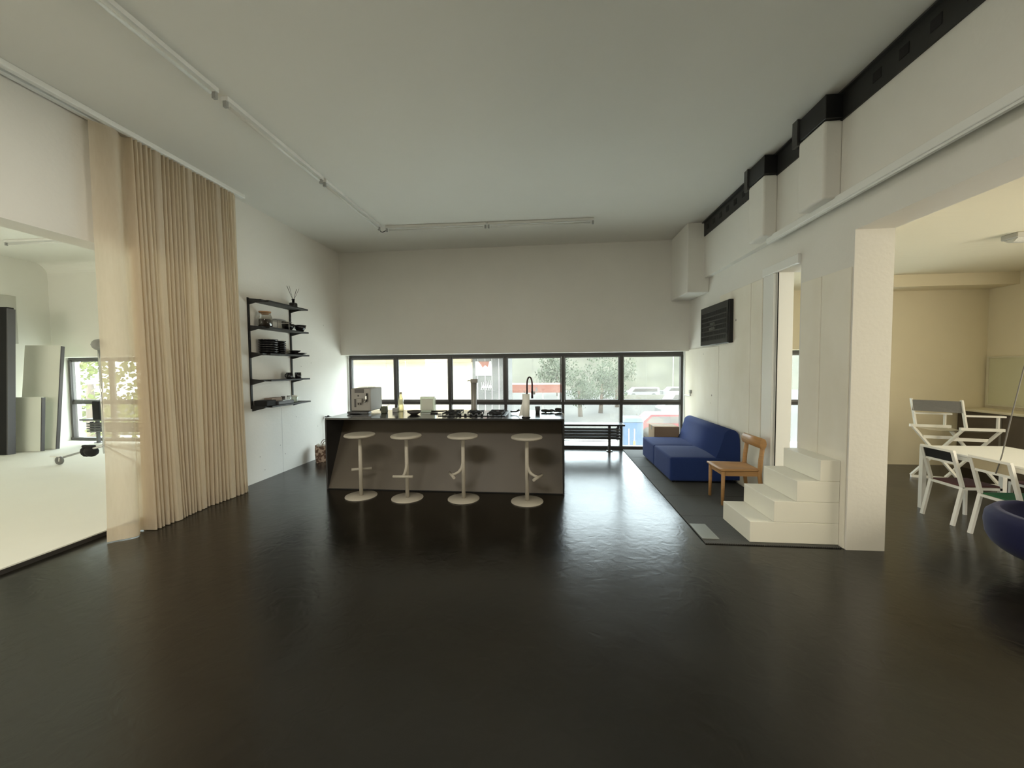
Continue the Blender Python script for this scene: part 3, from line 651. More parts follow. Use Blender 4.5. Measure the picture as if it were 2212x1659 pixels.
tag(B().tube([(.160, 5.08, Z+.006), (.164, 5.02, Z+.012), (.176, 4.96, Z+.004), (.178, 4.93, Z-.10)], .004, 6).build('cord', paper), 'thin white cord hanging over the right edge of the island', 'cord')

# paper bag and valve by the left wall
pb = thing('paper_bag', (-3.70, 5.98, 0), 'brown printed paper carrier bag on the floor against the left wall', 'bag')
BM_ = Matrix.Translation((-3.70, 5.98, 0)) @ Matrix.Rotation(math.radians(38), 4, 'Z')
b = B()
W_, D_, H_ = .15, .09, .26
rows = []
for z, k in ((0, .96), (.08, 1.0), (.17, 1.01), (H_, .97)):
    rows.append([(sx*W_*k, sy*D_*k+(.008*math.sin(7*z+sx)), z) for sx, sy in ((-1, -1), (0, -1.04), (1, -1), (1.03, 0), (1, 1), (0, 1), (-1, 1), (-1.02, 0), (-1, -1))])
b.grid(rows, False); bb = [v for v in b.bm.verts]
f0 = b.bm.faces.new([b.bm.verts.new((sx*W_*.95, sy*D_*.95, .002)) for sx, sy in ((-1, -1), (1, -1), (1, 1), (-1, 1))])
bmesh.ops.transform(b.bm, matrix=BM_, verts=b.bm.verts)
b.build('sack', bag_mat, pb)
for sy in (-1, 1):
    pts = [BM_ @ Vector((.06*math.cos(a)*1.0, sy*D_*.9, H_-.02+.10*math.sin(a))) for a in [PI*i/10 for i in range(11)]]
    B().tube(pts, .006, 6).build('handle', mat('kraft_handle', (.28, .19, .13), .8), pb)
b = B(); rb = random.Random(2)
for k in range(6): b.ico(BM_ @ Vector((rb.uniform(-.1, .1), rb.uniform(-.05, .05), H_-.02+rb.uniform(0, .02))), .045, 1, .25)
b.build('crumpled_paper', paper, pb)
tc_ = bpy.data.curves.new('lettering', 'FONT'); tc_.body = 'Mio'; tc_.size = .10; tc_.extrude = .0005
to = bpy.data.objects.new('tmp', tc_); COL.objects.link(to)
me = bpy.data.meshes.new_from_object(to); bpy.data.objects.remove(to); me.materials.append(blackmatte)
lo = bpy.data.objects.new('lettering', me); COL.objects.link(lo); lo.parent = pb
lo.matrix_local = Matrix.Translation(-Vector((-3.70, 5.98, 0))) @ BM_ @ Matrix.Translation((-.02, -D_*1.06-.004, .12)) @ Matrix.Rotation(PI/2, 4, 'X')
vv = thing('radiator_valve', (-3.86, 6.35, 0), 'white heating pipe with black valve on the left wall behind the island', 'valve')
B().tube([(-3.86, 6.35, 0), (-3.86, 6.35, .62)], .014, 10).build('pipe', white_metal, vv)
B().lathe([(.018, .60), (.022, .64), (.022, .70), (0, .71)], (-3.86, 6.35, 0), 14).build('valve_head', black, vv)
B().tube([(-3.92, 6.35, .68), (-3.80, 6.35, .68)], .012, 10).build('lever', black, vv)

# ------------------------------------------------------------------ radiators with bench boards
def bench_radiator(x0, x1, lab, cat='radiator'):
    r = thing('bench_radiator', ((x0+x1)/2, 6.98, 0), lab, cat, 'dark tube radiators with bench boards')
    B().box(x0, x1, 6.84, 7.13, .470, .500, bev=.004).build('bench_board', mat('grey_bench_board', (.05, .048, .046), .35), r)
    for k in range(4):
        for yk in (6.93, 7.03):
            z = .245+.05*k
            B().tube([(x0+.06, yk, z), (x1-.06, yk, z)], .0165, 10).build('tube', radiator_mat, r)
    for x in (x0+.10, x1-.10):
        B().tube([(x, 6.98, .21), (x, 6.98, .43)], .03, 10).build('header', radiator_mat, r)
    for x in (x0+.24, x1-.25):
        B().box(x-.022, x+.022, 6.955, 7.0, .012, .47).build('leg', radiator_mat, r)
        B().box(x-.05, x+.05, 6.93, 7.03, 0, .012).build('foot', radiator_mat, r)
    B().tube([(x0+.08, 7.05, .17), (x1-.09, 7.05, .17), (x1-.09, 7.05, .24)], .009, 8).build('pipe', radiator_mat, r)
    B().lathe([(.012, 0), (.024, .005), (.024, .03), (.014, .04)], (x1-.09, 6.98, .43), 12).build('valve', radiator_mat, r)
    return r
bench_radiator(-1.2, 1.305, 'dark tube radiator under a bench board beside the sofa')
rs_ = bench_radiator(-9.47, -7.2, 'dark tube radiator under a bench board at the studio window'); rs_.location.z = .045

# ------------------------------------------------------------------ sofa corner
mt = thing('floor_mat', (1.86, 5.2, 0), 'dark ribbed floor matting under the sofa and chair', 'mat')
for y0, y1 in ((3.365, 3.976), (3.982, 4.597), (4.603, 5.247), (5.253, 5.878), (5.884, 6.50), (6.506, 7.10)):
    B().box(1.315, 2.392, y0, y1, 0.001, .010, bev=.002).build('mat_tile', matting, mt)
tag(B().box(1.318, 1.462, 3.44, 3.76, .0105, .016, bev=.001).build('metal_plate', mat('dull_zinc', (.30, .31, .28), .45, metal=.5)), 'small grey metal plate lying on the near corner of the mat', 'plate')
sf = thing('sofa', (1.97, 5.81, .011), 'low blue wool sofa with two seat cushions and rounded back', 'sofa')
def softbox(x0, x1, y0, y1, z0, z1, r, seg=4, crown=0):
    b = B(); b.box(x0, x1, y0, y1, z0, z1, bev=r, seg=seg)
    if crown:
        bmesh.ops.subdivide_edges(b.bm, edges=[e for e in b.bm.edges if e.calc_length() > .15], cuts=6, use_grid_fill=True)
        for v in b.bm.verts:
            if v.co.z > z1-.02:
                u = (v.co.x-x0)/(x1-x0); w_ = (v.co.y-y0)/(y1-y0)
                v.co.z += crown*max(0, math.sin(PI*min(max(u, 0), 1)))*max(0, math.sin(PI*min(max(w_, 0), 1)))
        for f in b.bm.faces: f.smooth = True
    return b
for y0, y1 in ((5.075, 5.863), (5.867, 6.56)):
    softbox(1.536, 2.22, y0, y1, .035, .345, .026, 4, .024).build('seat_cushion', sofa_mat, sf)
prof = [(2.10, .22), (2.10, .34), (2.135, .42), (2.165, .52), (2.195, .62)]+[(2.285+.09*math.cos(a), .62+.085*math.sin(a)) for a in [PI-PI*i/10 for i in range(1, 10)]]+[(2.385, .58), (2.392, .40), (2.392, .06), (2.15, .06), (2.15, .22)]
B().prism(prof, 'y', 5.085, 6.55, smooth=True).build('back_cushion', sofa_mat, sf)
for x in (1.60, 2.33):
    for y in (5.14, 6.50): B().box(x-.025, x+.025, y-.025, y+.025, .011, .036).build('foot', black, sf)
cb = thing('cardboard_box', (1.93, 6.78, 0), 'closed brown cardboard box behind the sofa by the window', 'box')
B().box(1.735, 2.14, 6.60, 6.97, .011, .505, bev=.003).build('carton', board, cb)
B().box(1.7335, 1.7352, 6.76, 6.80, .43, .5055).build('hand_hole', dark_plastic, cb)
B().box(1.735, 2.14, 6.77, 6.80, .5045, .5065).build('tape', mat('brown_tape', (.26, .17, .10), .4), cb)
wk = thing('window_crank', (2.41, 6.85, 1.0), 'white window crank handle on the wall beside the ribbon window', 'window handle')
B().box(2.37, 2.41, 6.79, 6.86, 1.05, 1.11, bev=.006).build('gear_box', mat('pale_grey_plastic', (.42, .41, .37), .5), wk)
B().tube([(2.385, 6.83, 1.05), (2.385, 6.83, 1.01), (2.38, 6.90, 1.005), (2.385, 7.10, 1.005)], .010, 8).build('lever', white_metal, wk)
B().tube([(2.395, 7.12, .05), (2.395, 7.12, 1.74)], .008, 8).build('rod', white_metal, wk)

ch = thing('wooden_chair', (2.02, 4.47, 0), 'honey oak chair with thick rounded back rail before the sofa', 'chair')
sx0, sx1, sy0, sy1, sz = 1.825, 2.23, 4.275, 4.665, .405
rowsA = []
n_ = 8
for i in range(n_+1):
    u = i/n_; row = []
    for j in range(n_+1):
        v_ = j/n_; row.append((sx0+(sx1-sx0)*u-(.012*math.sin(PI*v_) if i == 0 else 0), sy0+(sy1-sy0)*v_+.018*u*(1-2*v_), sz-.014*math.sin(PI*u)*math.sin(PI*v_)))
    rowsA.append(row)
b = B(); b.grid(rowsA)
r = bmesh.ops.extrude_face_region(b.bm, geom=list(b.bm.faces))
for v in [g for g in r['geom'] if isinstance(g, bmesh.types.BMVert)]: v.co.z -= .018
b.build('seat', oak, ch)
ap = .05
B().box(sx0+.03, sx0+.05, sy0+.03, sy1-.03, sz-.075, sz-.02).build('apron', oak, ch)
for y in (sy0+.025, sy1-.045): B().box(sx0+.03, sx1-.01, y, y+.02, sz-.075, sz-.02).build('apron', oak, ch)
for y in (sy0+.03, sy1-.03):
    B().tube([(sx0+.028, y, .010), (sx0+.032, y, sz-.02)], [.017, .021], 8).build('leg', oak, ch)
    B().tube([(sx1+.035, y, .010), (sx1-.005, y, sz-.05), (sx1+.005, y, sz+.10), (sx1+.03, y, .715)], [.018, .024, .024, .022], 8).build('leg', oak, ch)
yr0, yr1 = sy0-.005, sy1+.005
pr_ = []
for i in range(12):
    a = 2*PI*i/12; pr_.append((sx1+.010+.034*math.cos(a), .685+.058*math.sin(a)))
B().prism(pr_, 'y', yr0, yr1, smooth=True).build('back_rail', oak, ch)

# ------------------------------------------------------------------ white steps
st = thing('step_block', (2.05, 3.66, 0), 'white four-tread step block against the right wall', 'steps')
rx = [1.694, 1.885, 2.062, 2.242]
for i, x in enumerate(rx):
    z0 = .0105+.178*i
    B().box(x, 2.396, 3.41, 3.92, z0+(.0015 if i else 0), z0+.178, bev=.0025).build('step', steps_mat, st)

# ------------------------------------------------------------------ wall grille
gr = thing('air_grille', (2.37, 5.8, 1.82), 'black box-shaped air heater grille high on the right wall', 'grille')
gx = 2.338
B().box(gx, 2.397, 5.33, 6.27, 1.82, 2.39, bev=.006).build('casing', black, gr)
gm = mat('grille_face', (.010, .0105, .0095), .4); gm2 = mat('grille_bar', (.016, .0165, .015), .4)
B().box(gx-.006, gx, 5.345, 6.255, 2.30, 2.385).build('face_band', gm, gr)
B().box(gx-.006, gx, 5.345, 6.255, 1.825, 1.885).build('face_band', gm, gr)
for k in range(7):
    z = 1.885+(2.30-1.885)*k/6
    if 0 < k < 6: B().box(gx-.006, gx, 5.345, 6.255, z-.008, z+.008).build('bar', gm2, gr)
for k in range(6):
    z = 1.885+(2.30-1.885)*k/6
    b = B()
    for j in range(30):
        yq = 5.385+.83*j/29; b.box(gx-.003, gx+.001, yq-.0035, yq+.0035, z+.006, z+.063)
    o = b.build('fins', gm2, gr); o['kind'] = 'stuff'
for y in (5.345, 6.215): B().box(gx-.006, gx, y, y+.04, 1.885, 2.30).build('side_band', gm, gr)
b = B()
for row, n in ((2.105, 7), (2.035, 8)):
    for k in range(n): b.box(gx-.0075, gx-.0062, 5.75+.025*k, 5.757+.025*k, row, row+.035); b.box(gx-.0075, gx-.0062, 5.757+.025*k, 5.766+.025*k, row+(.03 if k % 2 else .0), row+(.035 if k % 2 else .005))
b.build('lettering', mat('faded_print', (.22, .22, .20), .7), gr)

# ------------------------------------------------------------------ meeting room furniture
tb = thing('meeting_table', (4.29, 3.45, 0), 'long white steel framed table in the meeting room', 'table')
TX0, TX1, TY0, TY1, TZ = 3.88, 4.68, 2.35, 4.43, .66
B().box(TX0, TX1, TY0, TY1, TZ-.022, TZ, bev=.003).build('tabletop', mat('white_laminate', (.86, .86, .83), .35), tb)
for x in (TX0+.001, TX1-.041):
    for y in (TY0+.001, TY1-.041): B().box(x, x+.04, y, y+.04, 0, TZ-.023).build('leg', white_metal, tb)
for x in (TX0+.005, TX1-.035): B().box(x, x+.03, TY0+.04, TY1-.04, TZ-.06, TZ-.023).build('apron', white_metal, tb)
for y in (TY0+.005, TY1-.035): B().box(TX0+.04, TX1-.04, y, y+.03, TZ-.06, TZ-.023).build('apron', white_metal, tb)

def frame_chair(x, y, ang, seatm, backm, lab):
    """metal framed chair, local: faces +x, width along y .30, origin under its rear feet middle"""
    c = thing('metal_chair', (0, 0, 0), lab, 'chair', 'white metal framed chairs round the meeting table')
    hw = .148; sq = .022
    for sy in (-hw, hw):
        B().bar((0, sy, 0), (.072, sy, .366), sq, sq*1.3, (0, 1, 0)).bar((.072, sy, .360), (-.022, sy, .70), sq, sq*1.3, (0, 1, 0)).build('rear_frame', white_metal, c, local=True)
        B().bar((.39, sy, 0), (.385, sy, .362), sq, sq, (0, 1, 0)).build('leg', white_metal, c, local=True)
        B().bar((.06, sy, .352), (.395, sy, .352), sq, sq, (0, 0, 1)).build('side_rail', white_metal, c, local=True)
    for xq, zq in ((.395, .352), (.07, .352)):
        B().bar((xq, -hw, zq), (xq, hw, zq), sq, sq).build('cross_rail', white_metal, c, local=True)
    B().bar((-.022, -hw-.011, .70), (-.022, hw+.011, .70), sq, sq).build('back_rail', white_metal, c, local=True)
    B().bar((.012, -hw, .585), (.012, hw, .585), sq, sq).build('back_rail', white_metal, c, local=True)
    b = B(); b.bar((.008, 0, .596), (-.018, 0, .690), .27, .012, (1, 0, 0)); b.build('back_pad', backm, c, local=True)
    b = B(); b.box(.075, .395, -hw+.008, hw-.008, .362, .378, bev=.006, seg=2); b.build('seat', seatm, c, local=True)
    c.location = (x, y, 0); c.rotation_euler.z = math.radians(ang); return c
frame_chair(3.755, 4.085, 0, maroon, blackmatte, 'white framed chair with black back pad and maroon seat, end of table')
frame_chair(3.738, 3.62, 0, green, tan, 'white framed chair with tan back pad and green seat at the table')
frame_chair(4.86, 4.02, 180, maroon, mat('ochre_upholstery', (.35, .22, .03), .8), 'white framed chair on the far side of the table opposite the black back pad')
frame_chair(4.86, 3.52, 180, mat('ochre_upholstery', (0, 0, 0)), tan, 'white framed chair on the far side of the table nearer the viewer')

# director's chair behind the table
dc = thing('director_chair', (5.15, 5.45, 0), 'white folding director chair with grey canvas back behind the table', 'chair')
def dbar(name, p, q, a=.022, d=.035, upv=(0, 0, 1)): return B().bar(p, q, a, d, upv).build(name, white_metal, dc)
# two side frames run away from the seat back; left side L, right side R
LB, LF = Vector((4.83, 5.62, 0)), Vector((5.16, 5.52, 0))
RB, RF = Vector((5.13, 5.30, 0)), Vector((5.47, 5.22, 0))
zs = .70; za = .865
for (Bk, Fr) in ((LB, LF), (RB, RF)):
    tdir = (Fr-Bk).normalized()
    dbar('side_rail', Bk+Vector((0, 0, zs))-tdir*.03, Fr+Vector((0, 0, zs))+tdir*.03, .032, .035)
    dbar('back_post', Bk+Vector((0, 0, zs))+tdir*.03, Bk+Vector((0, 0, 1.06))-tdir*.025, .02, .028)
    dbar('arm_post', Fr+Vector((0, 0, zs))-tdir*.03, Fr+Vector((0, 0, za))-tdir*.03, .018, .024)
    dbar('arm_rest', Bk+Vector((0, 0, za)), Fr+Vector((0, 0, za))+tdir*.03, .045, .02)
for (A, C_) in ((LB, RB), (LF, RF)):
    dbar('cross_leg', A+Vector((0, 0, zs-.01)), C_+Vector((0, 0, .03)), .022, .03, (1, 0, 0))
    dbar('cross_leg', C_+Vector((0, 0, zs-.01)), A+Vector((0, 0, .03)), .022, .03, (1, 0, 0))
for (Bk, Fr) in ((LB, LF), (RB, RF)):
    dbar('foot_rail', Bk+Vector((0, 0, .015)), Fr+Vector((0, 0, .015)), .03, .03)
    mid = (LB+RB)/2
    k = .25
dbar('brace', LB.lerp(RB, .78)+Vector((0, 0, .56)), LF.lerp(RF, .78)+Vector((0, 0, .56)), .016, .04)
dbar('brace', LB.lerp(RB, .22)+Vector((0, 0, .56)), LF.lerp(RF, .22)+Vector((0, 0, .56)), .016, .04)
q = B(); P4 = [LB+Vector((-.015, 0, .90)), RB+Vector((-.0, 0, .90)), RB+Vector((-.02, 0, 1.045)), LB+Vector((-.02, 0, 1.045))]
nrm = (P4[1]-P4[0]).cross(P4[3]-P4[0]).normalized()*.006
q.bm.faces.new([q.bm.verts.new(p) for p in P4]); q.bm.faces.new([q.bm.verts.new(p+nrm) for p in P4][::-1])
for i in range(4): q.bm.faces.new([q.bm.verts.new(v) for v in (P4[i], P4[(i+1) % 4], P4[(i+1) % 4]+nrm, P4[i]+nrm)])
q.build('canvas_back', canvas, dc)
rowsS = []
for i in range(6):
    u = i/5; rowsS.append([tuple(LB.lerp(RB, u).lerp(LF.lerp(RF, u), v)+Vector((0, 0, zs-.012-.035*math.sin(PI*u)))) for v in (0, .5, 1)])
B().grid(rowsS).build('canvas_seat', mat('pale_canvas', (.5, .47, .38), .9), dc)

co = thing('side_counter', (6.18, 5.2, 0), 'pale counter with dark front along the meeting room wall', 'counter')
B().box(5.96, 6.375, 3.6, 6.305, .835, .870, bev=.003).build('counter_top', mat('pale_counter_top', (.66, .59, .42), .5), co)
B().box(6.02, 6.36, 3.62, 6.30, 0, .835).build('body', counter_dark, co)
for y in (5.75, 5.1, 4.4): B().box(6.012, 6.02, y-.012, y+.012, .02, .82).build('door_joint', mat('grey_joint', (.2, .18, .15), .6), co)
wb = thing('whiteboard', (6.36, 5.4, .905), 'cream tinted board in a pale frame above the counter', 'whiteboard')
B().box(6.362, 6.378, 4.3, 6.26, .92, 1.60).build('board', mat('board_surface', (.60, .58, .40), .4), wb)
for z in (.905, 1.595): B().box(6.350, 6.379, 4.28, 6.275, z, z+.022).build('frame', mat('board_frame', (.64, .60, .45), .5), wb)
B().box(6.350, 6.379, 6.253, 6.275, .927, 1.595).build('frame', mat('board_frame', (0, 0, 0)), wb)
rodp = [(3.690, 3.545, .60), (3.735, 3.55, .75), (3.80, 3.55, 1.127), (3.863, 3.55, 1.467), (3.95, 3.53, 1.95), (4.05, 3.50, 2.40), (4.10, 3.48, 2.765)]
tag(B().tube(rodp, .0042, 8).build('hanging_cable', mat('grey_cable', (.16, .15, .135), .5)), 'thin grey cable hanging from the ceiling to the tan-backed chair', 'cable')

ac = thing('lounge_chair', (3.60, 2.90, 0), 'navy blue upholstered shell lounge chair at the right edge', 'armchair')
NU, NV = 28, 12
PR = [(0, .16), (.06, .27), (.16, .37), (.30, .43), (.5, .46), (.8, .472), (1, .465)]
def prof_r(v):
    for (a, ra), (b_, rb_) in zip(PR, PR[1:]):
        if v <= b_: return ra+(rb_-ra)*(v-a)/(b_-a)
    return PR[-1][1]
def shell(u, v, off=0):
    a = PI*.16+u*PI*1.68
    rz = prof_r(v)-off
    rim = .42-.07*max(0, math.cos(a))
    return (3.60+rz*math.cos(a), 2.90+rz*math.sin(a)*.94, .115+off*.6+(rim-.115)*v)
outer = [[shell(u/NU, v/NV) for u in range(NU+1)] for v in range(NV+1)]
top = [[tuple(Vector(a)*.5+Vector(b_)*.5+Vector((0, 0, .018))) for a, b_ in zip(outer[-1], [shell(u/NU, 1, .075) for u in range(NU+1)])]]
inner = [[shell(u/NU, v/NV, .075) for u in range(NU+1)] for v in range(NV, -1, -1)]
B().grid(outer+top+inner).build('shell', navy, ac)
B().lathe([(0, .12), (.20, .125), (.33, .18), (.36, .24), (.33, .285), (.15, .30), (0, .30)], (3.60, 2.90, 0), 32).build('seat_cushion', navy, ac)
B().lathe([(0, 0), (.15, 0), (.15, .010), (.03, .02), (.025, .125), (0, .125)], (3.60, 2.90, 0), 32).build('swivel_base', black, ac)

# ------------------------------------------------------------------ studio contents
def leaning(name, cx, cy, rz, wd, ht, th, lean, m, lab, cat, extra=None):
    o = thing(name, (0, 0, 0), lab, cat)
    B().box(-wd/2, wd/2, -th/2, th/2, 0, ht, bev=.002).build('sheet', m, o, local=True)
    B().box(wd/2, wd/2+.018, -th/2-.008, th/2+.008, 0, ht*.99).build('edge_strip', mat('edge_strip_grey', (.10, .095, .10), .5), o, local=True)
    o.location = (cx, cy, .046); o.rotation_euler = (math.radians(lean), 0, math.radians(rz)); return o
fl_w = mat('foam_board_white', (.88, .89, .78), .8); fl_w2 = mat('foam_board_pale_green', (.88, .91, .80), .8)
leaning('poly_flat', -9.62, 6.30, 12, .62, 1.98, .04, -6, fl_w, 'tall white foam flat leaning in the studio corner', 'foam board')
leaning('poly_flat', -9.60, 6.12, 12, .50, 1.0, .04, -4, fl_w2, 'shorter pale foam flat leaning in front of the tall white flat', 'foam board')
leaning('black_flat', -9.72, 5.85, 10, .34, 2.62, .10, -3, blackmatte, 'tall black flat leaning at the left edge of the studio', 'black flat')
tag(B().box(-10.158, -10.14, 5.95, 6.45, 2.05, 2.95, bev=.003).build('wall_panel', mat('grey_beige_panel', (.50, .49, .42), .8)), 'large grey beige sheet on the studio end wall', 'panel')
ls = thing('light_stand', (-6.75, 5.05, .045), 'rolling studio light stand with black sandbag behind the sheer curtain', 'light stand')
B().tube([(-6.55, 5.02, .30), (-6.55, 5.02, 1.85)], .018, 10).build('column', chrome, ls)
for k, (ex, ey) in enumerate(((-7.68, 5.28), (-6.05, 5.5), (-5.75, 4.85))):
    lg = B().tube([(-6.55, 5.02, .42), (ex+.06*(1 if ex < -7 else 0), ey, .165)], .016, 8).build('leg', alu, ls)
    B().tube([(ex, ey, .16), (ex-.01, ey, .10)], .02, 8).build('caster_fork', white_metal, lg)
    B().lathe([(.03, -.016), (.062, -.016), (.066, 0), (.062, .016), (.03, .016)], n=20, M=Matrix.Translation((ex-.02, ey, .112)) @ Matrix.Rotation(PI/2, 4, 'X')).build('caster', mat('grey_caster', (.16, .16, .15), .5), lg)
    B().box(ex-.16, ex+.0, ey-.02, ey+.02, .17, .185, M=None).build('brake', white_metal, lg)
B().ico((-6.55, 5.02, 1.90), .085, 2).build('lamp_head', mat('grey_lamp_head', (.3, .3, .28), .5), ls)
sb = thing('sandbag', (-6.95, 5.12, .2), 'black sandbag slung over the leg of the light stand', 'sandbag')
b = B(); b.ico((-7.0, 5.13, .30), .085, 2, .03, (1.0, .8, 1.0)); b.ico((-6.88, 5.10, .31), .09, 2, .03, (1.1, .8, .95)); b.build('pouch', blackmatte, sb)
B().box(-7.04, -6.84, 5.09, 5.14, .36, .40, bev=.01).build('strap', blackmatte, sb)
tag(B().box(-9.11, -8.95, 6.80, 6.86, .56, .93, bev=.01).build('equipment_case', blackmatte), 'black equipment case hanging over the studio radiator bench', 'case').location.z += -.015

# ------------------------------------------------------------------ outside the windows
struct('ground', B().box(-60, 60, 24, 140, -3.3, -3.0), ground_mat, 'pale yard far below the windows')
struct('ground_near', B().box(-40, 40, 7.6, 24, -3.3, -3.0), mat('bounce_white_ground', (.82, .80, .74), .9, noise=.1, nscale=3), 'white ground strip at the foot of the building, added to bounce light up')  # reflector: ground made white to throw daylight up onto the hall ceiling
b = B(); hr = []
rh = random.Random(9)
for i in range(14):
    row = []
    for j in range(30):
        x = -90+200*j/29; y = 75+8*i
        row.append((x, y, -3+26*(1-math.exp(-i/4))*(.8+.25*math.sin(j*.5)+.1*math.sin(j*1.7+i))))
    hr.append(row)
struct('hill', b.grid(hr), mat('hazy_hill', (.048, .046, .030), .95, noise=.6, nscale=.25), 'hazy green hillside beyond the yard')
bd = thing('pale_building', (-9, 16, -3), 'sunlit cream building filling the left panes of the ribbon window', 'building')
B().box(-10.6, -2.84, 14, 20, -3, 9).build('facade', plaster, bd)
B().box(-10.7, -2.84, 13.75, 14, 1.72, 2.3).build('eave', mat('tan_eave', (.16, .115, .065), .8), bd)
B().box(-10.6, -2.84, 13.93, 14, -.2, -.05).build('string_course', mat('tan_eave', (0, 0, 0)), bd)
gs = thing('grey_shed', (-2.2, 15, -3), 'grey shed wall with white poster and graffiti beside the cream building', 'shed')
B().box(-2.83, -1.66, 14, 17, -3, 3.2).build('shed_wall', greywall, gs)
for x in (-2.65, -2.37, -2.12, -1.86): B().box(x-.01, x+.01, 13.985, 14.001, -3, 3.2).build('wall_rib', mat('shed_rib', (.26, .24, .23), .8), gs)
ps = B().box(-2.72, -2.14, 13.965, 13.985, 1.22, 1.74).build('poster', paper, gs)
B().prism([(-2.62, 1.74), (-2.20, 1.74), (-2.26, 1.52), (-2.36, 1.60), (-2.46, 1.50), (-2.52, 1.62)], 'y', 13.960, 13.9651).build('poster_print', orange, ps)
b = B(); rg = random.Random(4)
for k in range(6):
    gx_ = -2.52+.065*k
    b.tube([(gx_, 13.98, .72+rg.uniform(-.03, .03)), (gx_+.03, 13.98, .86+.05*(k % 2)), (gx_+.015, 13.98, .98+.04*k*.3), (gx_+.05, 13.98, .78)], .011, 5)
b.build('graffiti', paper, gs)
B().box(-2.83, -1.50, 13.5, 14.0, 1.95, 2.10).build('awning', orange, gs)
oc = thing('orange_canopy', (-1.0, 31, -3), 'orange red canopy on posts across the yard', 'canopy')
B().box(-3.2, .9, 30, 33, -.48, .16).build('fascia', orange, oc)
for k in range(4): B().box(-3.0+1.2*k, -2.9+1.2*k, 30.05, 30.15, -3, -.48).build('post', steel, oc)
B().box(-1.1, -.98, 29.94, 30.0, -.38, -.08).build('mark', dark_plastic, oc)
pt = thing('portable_toilet', (3.85, 18.5, -3), 'pale blue portable toilet below the right panes', 'portable toilet')
B().box(3.36, 4.25, 18, 18.9, -3, -1.05, bev=.03).build('cabin', blue_plastic, pt)
b = B(); b.prism([(3.33, -1.05), (4.28, -1.05), (4.15, -.86), (3.46, -.86)], 'y', 17.97, 18.93); b.build('roof', mat('roof_pale_blue', (.07, .09, .11), .6), pt)
for x in (3.60, 3.85): B().box(x-.018, x+.018, 17.975, 18.0, -2.9, -1.35).build('stripe', paper, pt)
B().box(3.80, 3.88, 17.965, 17.975, -2.1, -1.9).build('tag', yellow_paint, pt)
def car(x, y, lab, m, nm='van', L=5.0, H=1.9):
    c = thing(nm, (x, y, -3), lab, 'vehicle', 'vehicles in the yard')
    B().prism([(x-L/2, -2.7), (x-L/2, -2.1), (x-L/2+.5, -3+H*.62), (x-L/2+1.1, -3+H), (x+L/2-.1, -3+H), (x+L/2, -2.7)], 'y', y, y+1.9).build('body', m, c)
    B().prism([(x-L/2+.75, -3+H*.62), (x-L/2+1.15, -3+H*.92), (x+L/2-.4, -3+H*.92), (x+L/2-.4, -3+H*.62)], 'y', y-.012, y).build('window', dark_plastic, c)
    for wx in (x-L/2+.9, x+L/2-.9): B().lathe([(0, -.1), (.33, -.1), (.33, .1), (0, .1)], n=16, M=Matrix.Translation((wx, y, -2.67)) @ Matrix.Rotation(PI/2, 4, 'X')).build('wheel', rubber, c)
    return c
car(13.2, 56, 'white van on the left of the far row beyond the right pane', white_car, 'van', 4.6, 1.45)
car(18.5, 57, 'white van on the right of the far row beyond the right pane', white_car, 'van', 4.6, 1.45)
car(7.2, 25, 'small red car parked nearest the building', red_paint, 'car', 3.8, 1.45)
car(11.8, 33, 'white delivery van parked behind the red car', white_car, 'van', 5.2, 2.3)
bw = tag(B().box(9.0, 30, 52, 52.3, -3, -2.25).build('barrier_wall', mat('pale_barrier', (.11, .105, .085), .9)), 'long low pale barrier wall in front of the vans', 'wall')
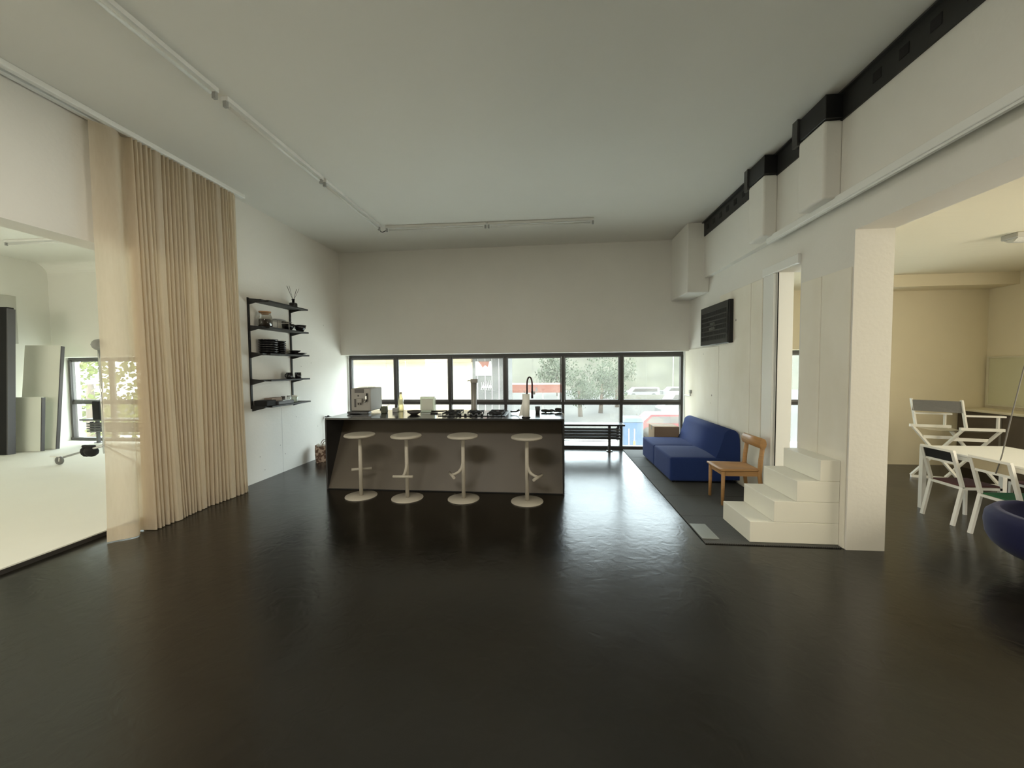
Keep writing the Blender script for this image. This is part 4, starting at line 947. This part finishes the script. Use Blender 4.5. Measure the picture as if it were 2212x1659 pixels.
for x, y in ((17.6, 54), (20.3, 66), (13.0, 70)):
    lp = thing('street_lamp', (x, y, -3), {17.6: 'nearest thin lamp post left of the right van', 20.3: 'lamp post behind the vans on the right', 13.0: 'lamp post behind the vans on the left'}[x], 'street lamp', 'lamp posts beyond the yard')
    B().tube([(x, y, -3), (x, y, 4.2)], .05, 8).build('post', white_metal, lp)
    B().box(x-.9, x+.1, y-.12, y+.12, 4.15, 4.3).build('lamp_arm', white_metal, lp)
def tree(x, y, h, r, m, lab, seed):
    t_ = thing('tree', (x, y, -3), lab, 'tree', 'trees outside the windows'); rd = random.Random(seed)
    B().tube([(x, y, -3), (x+rd.uniform(-.2, .2), y, -3+h*.6)], [.22, .12], 8).build('trunk', bark, t_)
    b = B()
    cl = [(x+rd.uniform(-r, r)*.75, y+rd.uniform(-r, r)*.6, -3+h*rd.uniform(.35, .95), r*rd.uniform(.35, .6)) for _ in range(12)]
    for (cx, cy, cz, cr2) in cl:
        for _ in range(140):
            d_ = Vector((rd.gauss(0, 1), rd.gauss(0, 1), rd.gauss(0, 1))).normalized()*cr2*rd.uniform(.6, 1.05)
            c_ = Vector((cx, cy, cz))+d_; s_ = rd.uniform(.08, .2)*r*.35
            u_ = Vector((rd.gauss(0, 1), rd.gauss(0, 1), rd.gauss(0, 1))).normalized(); v_ = u_.orthogonal().normalized()
            b.bm.faces.new([b.bm.verts.new(c_+u_*s_*a+v_*s_*.7*c) for a, c in ((-1, 0), (0, -1), (1, 0), (0, 1))])
    o = b.build('foliage', m, t_); o['kind'] = 'stuff'
tree(2.75, 35.2, 4.5, 1.7, leaf, 'leafy tree at the left end of the yard hedge', 1)
tree(4.9, 38, 4.7, 2.0, leaf, 'leafy tree in the middle of the yard hedge', 2)
tree(7.4, 43.5, 4.8, 2.1, leaf, 'leafy tree at the right end of the yard hedge', 3)
tree(-13.6, 12.0, 6.0, 1.8, leaf_y, 'yellow green tree outside the left part of the studio window', 4)
tree(-19.5, 14.5, 6.6, 2.0, leaf_y, 'yellow green tree at the far left outside the studio window', 5)
tree(-24, 24, 8.0, 3.0, leaf, 'darker tree behind the yellow green trees', 6)
tree(1.2, 60, 6.5, 3.0, leaf, 'distant tree behind the orange canopy', 7)
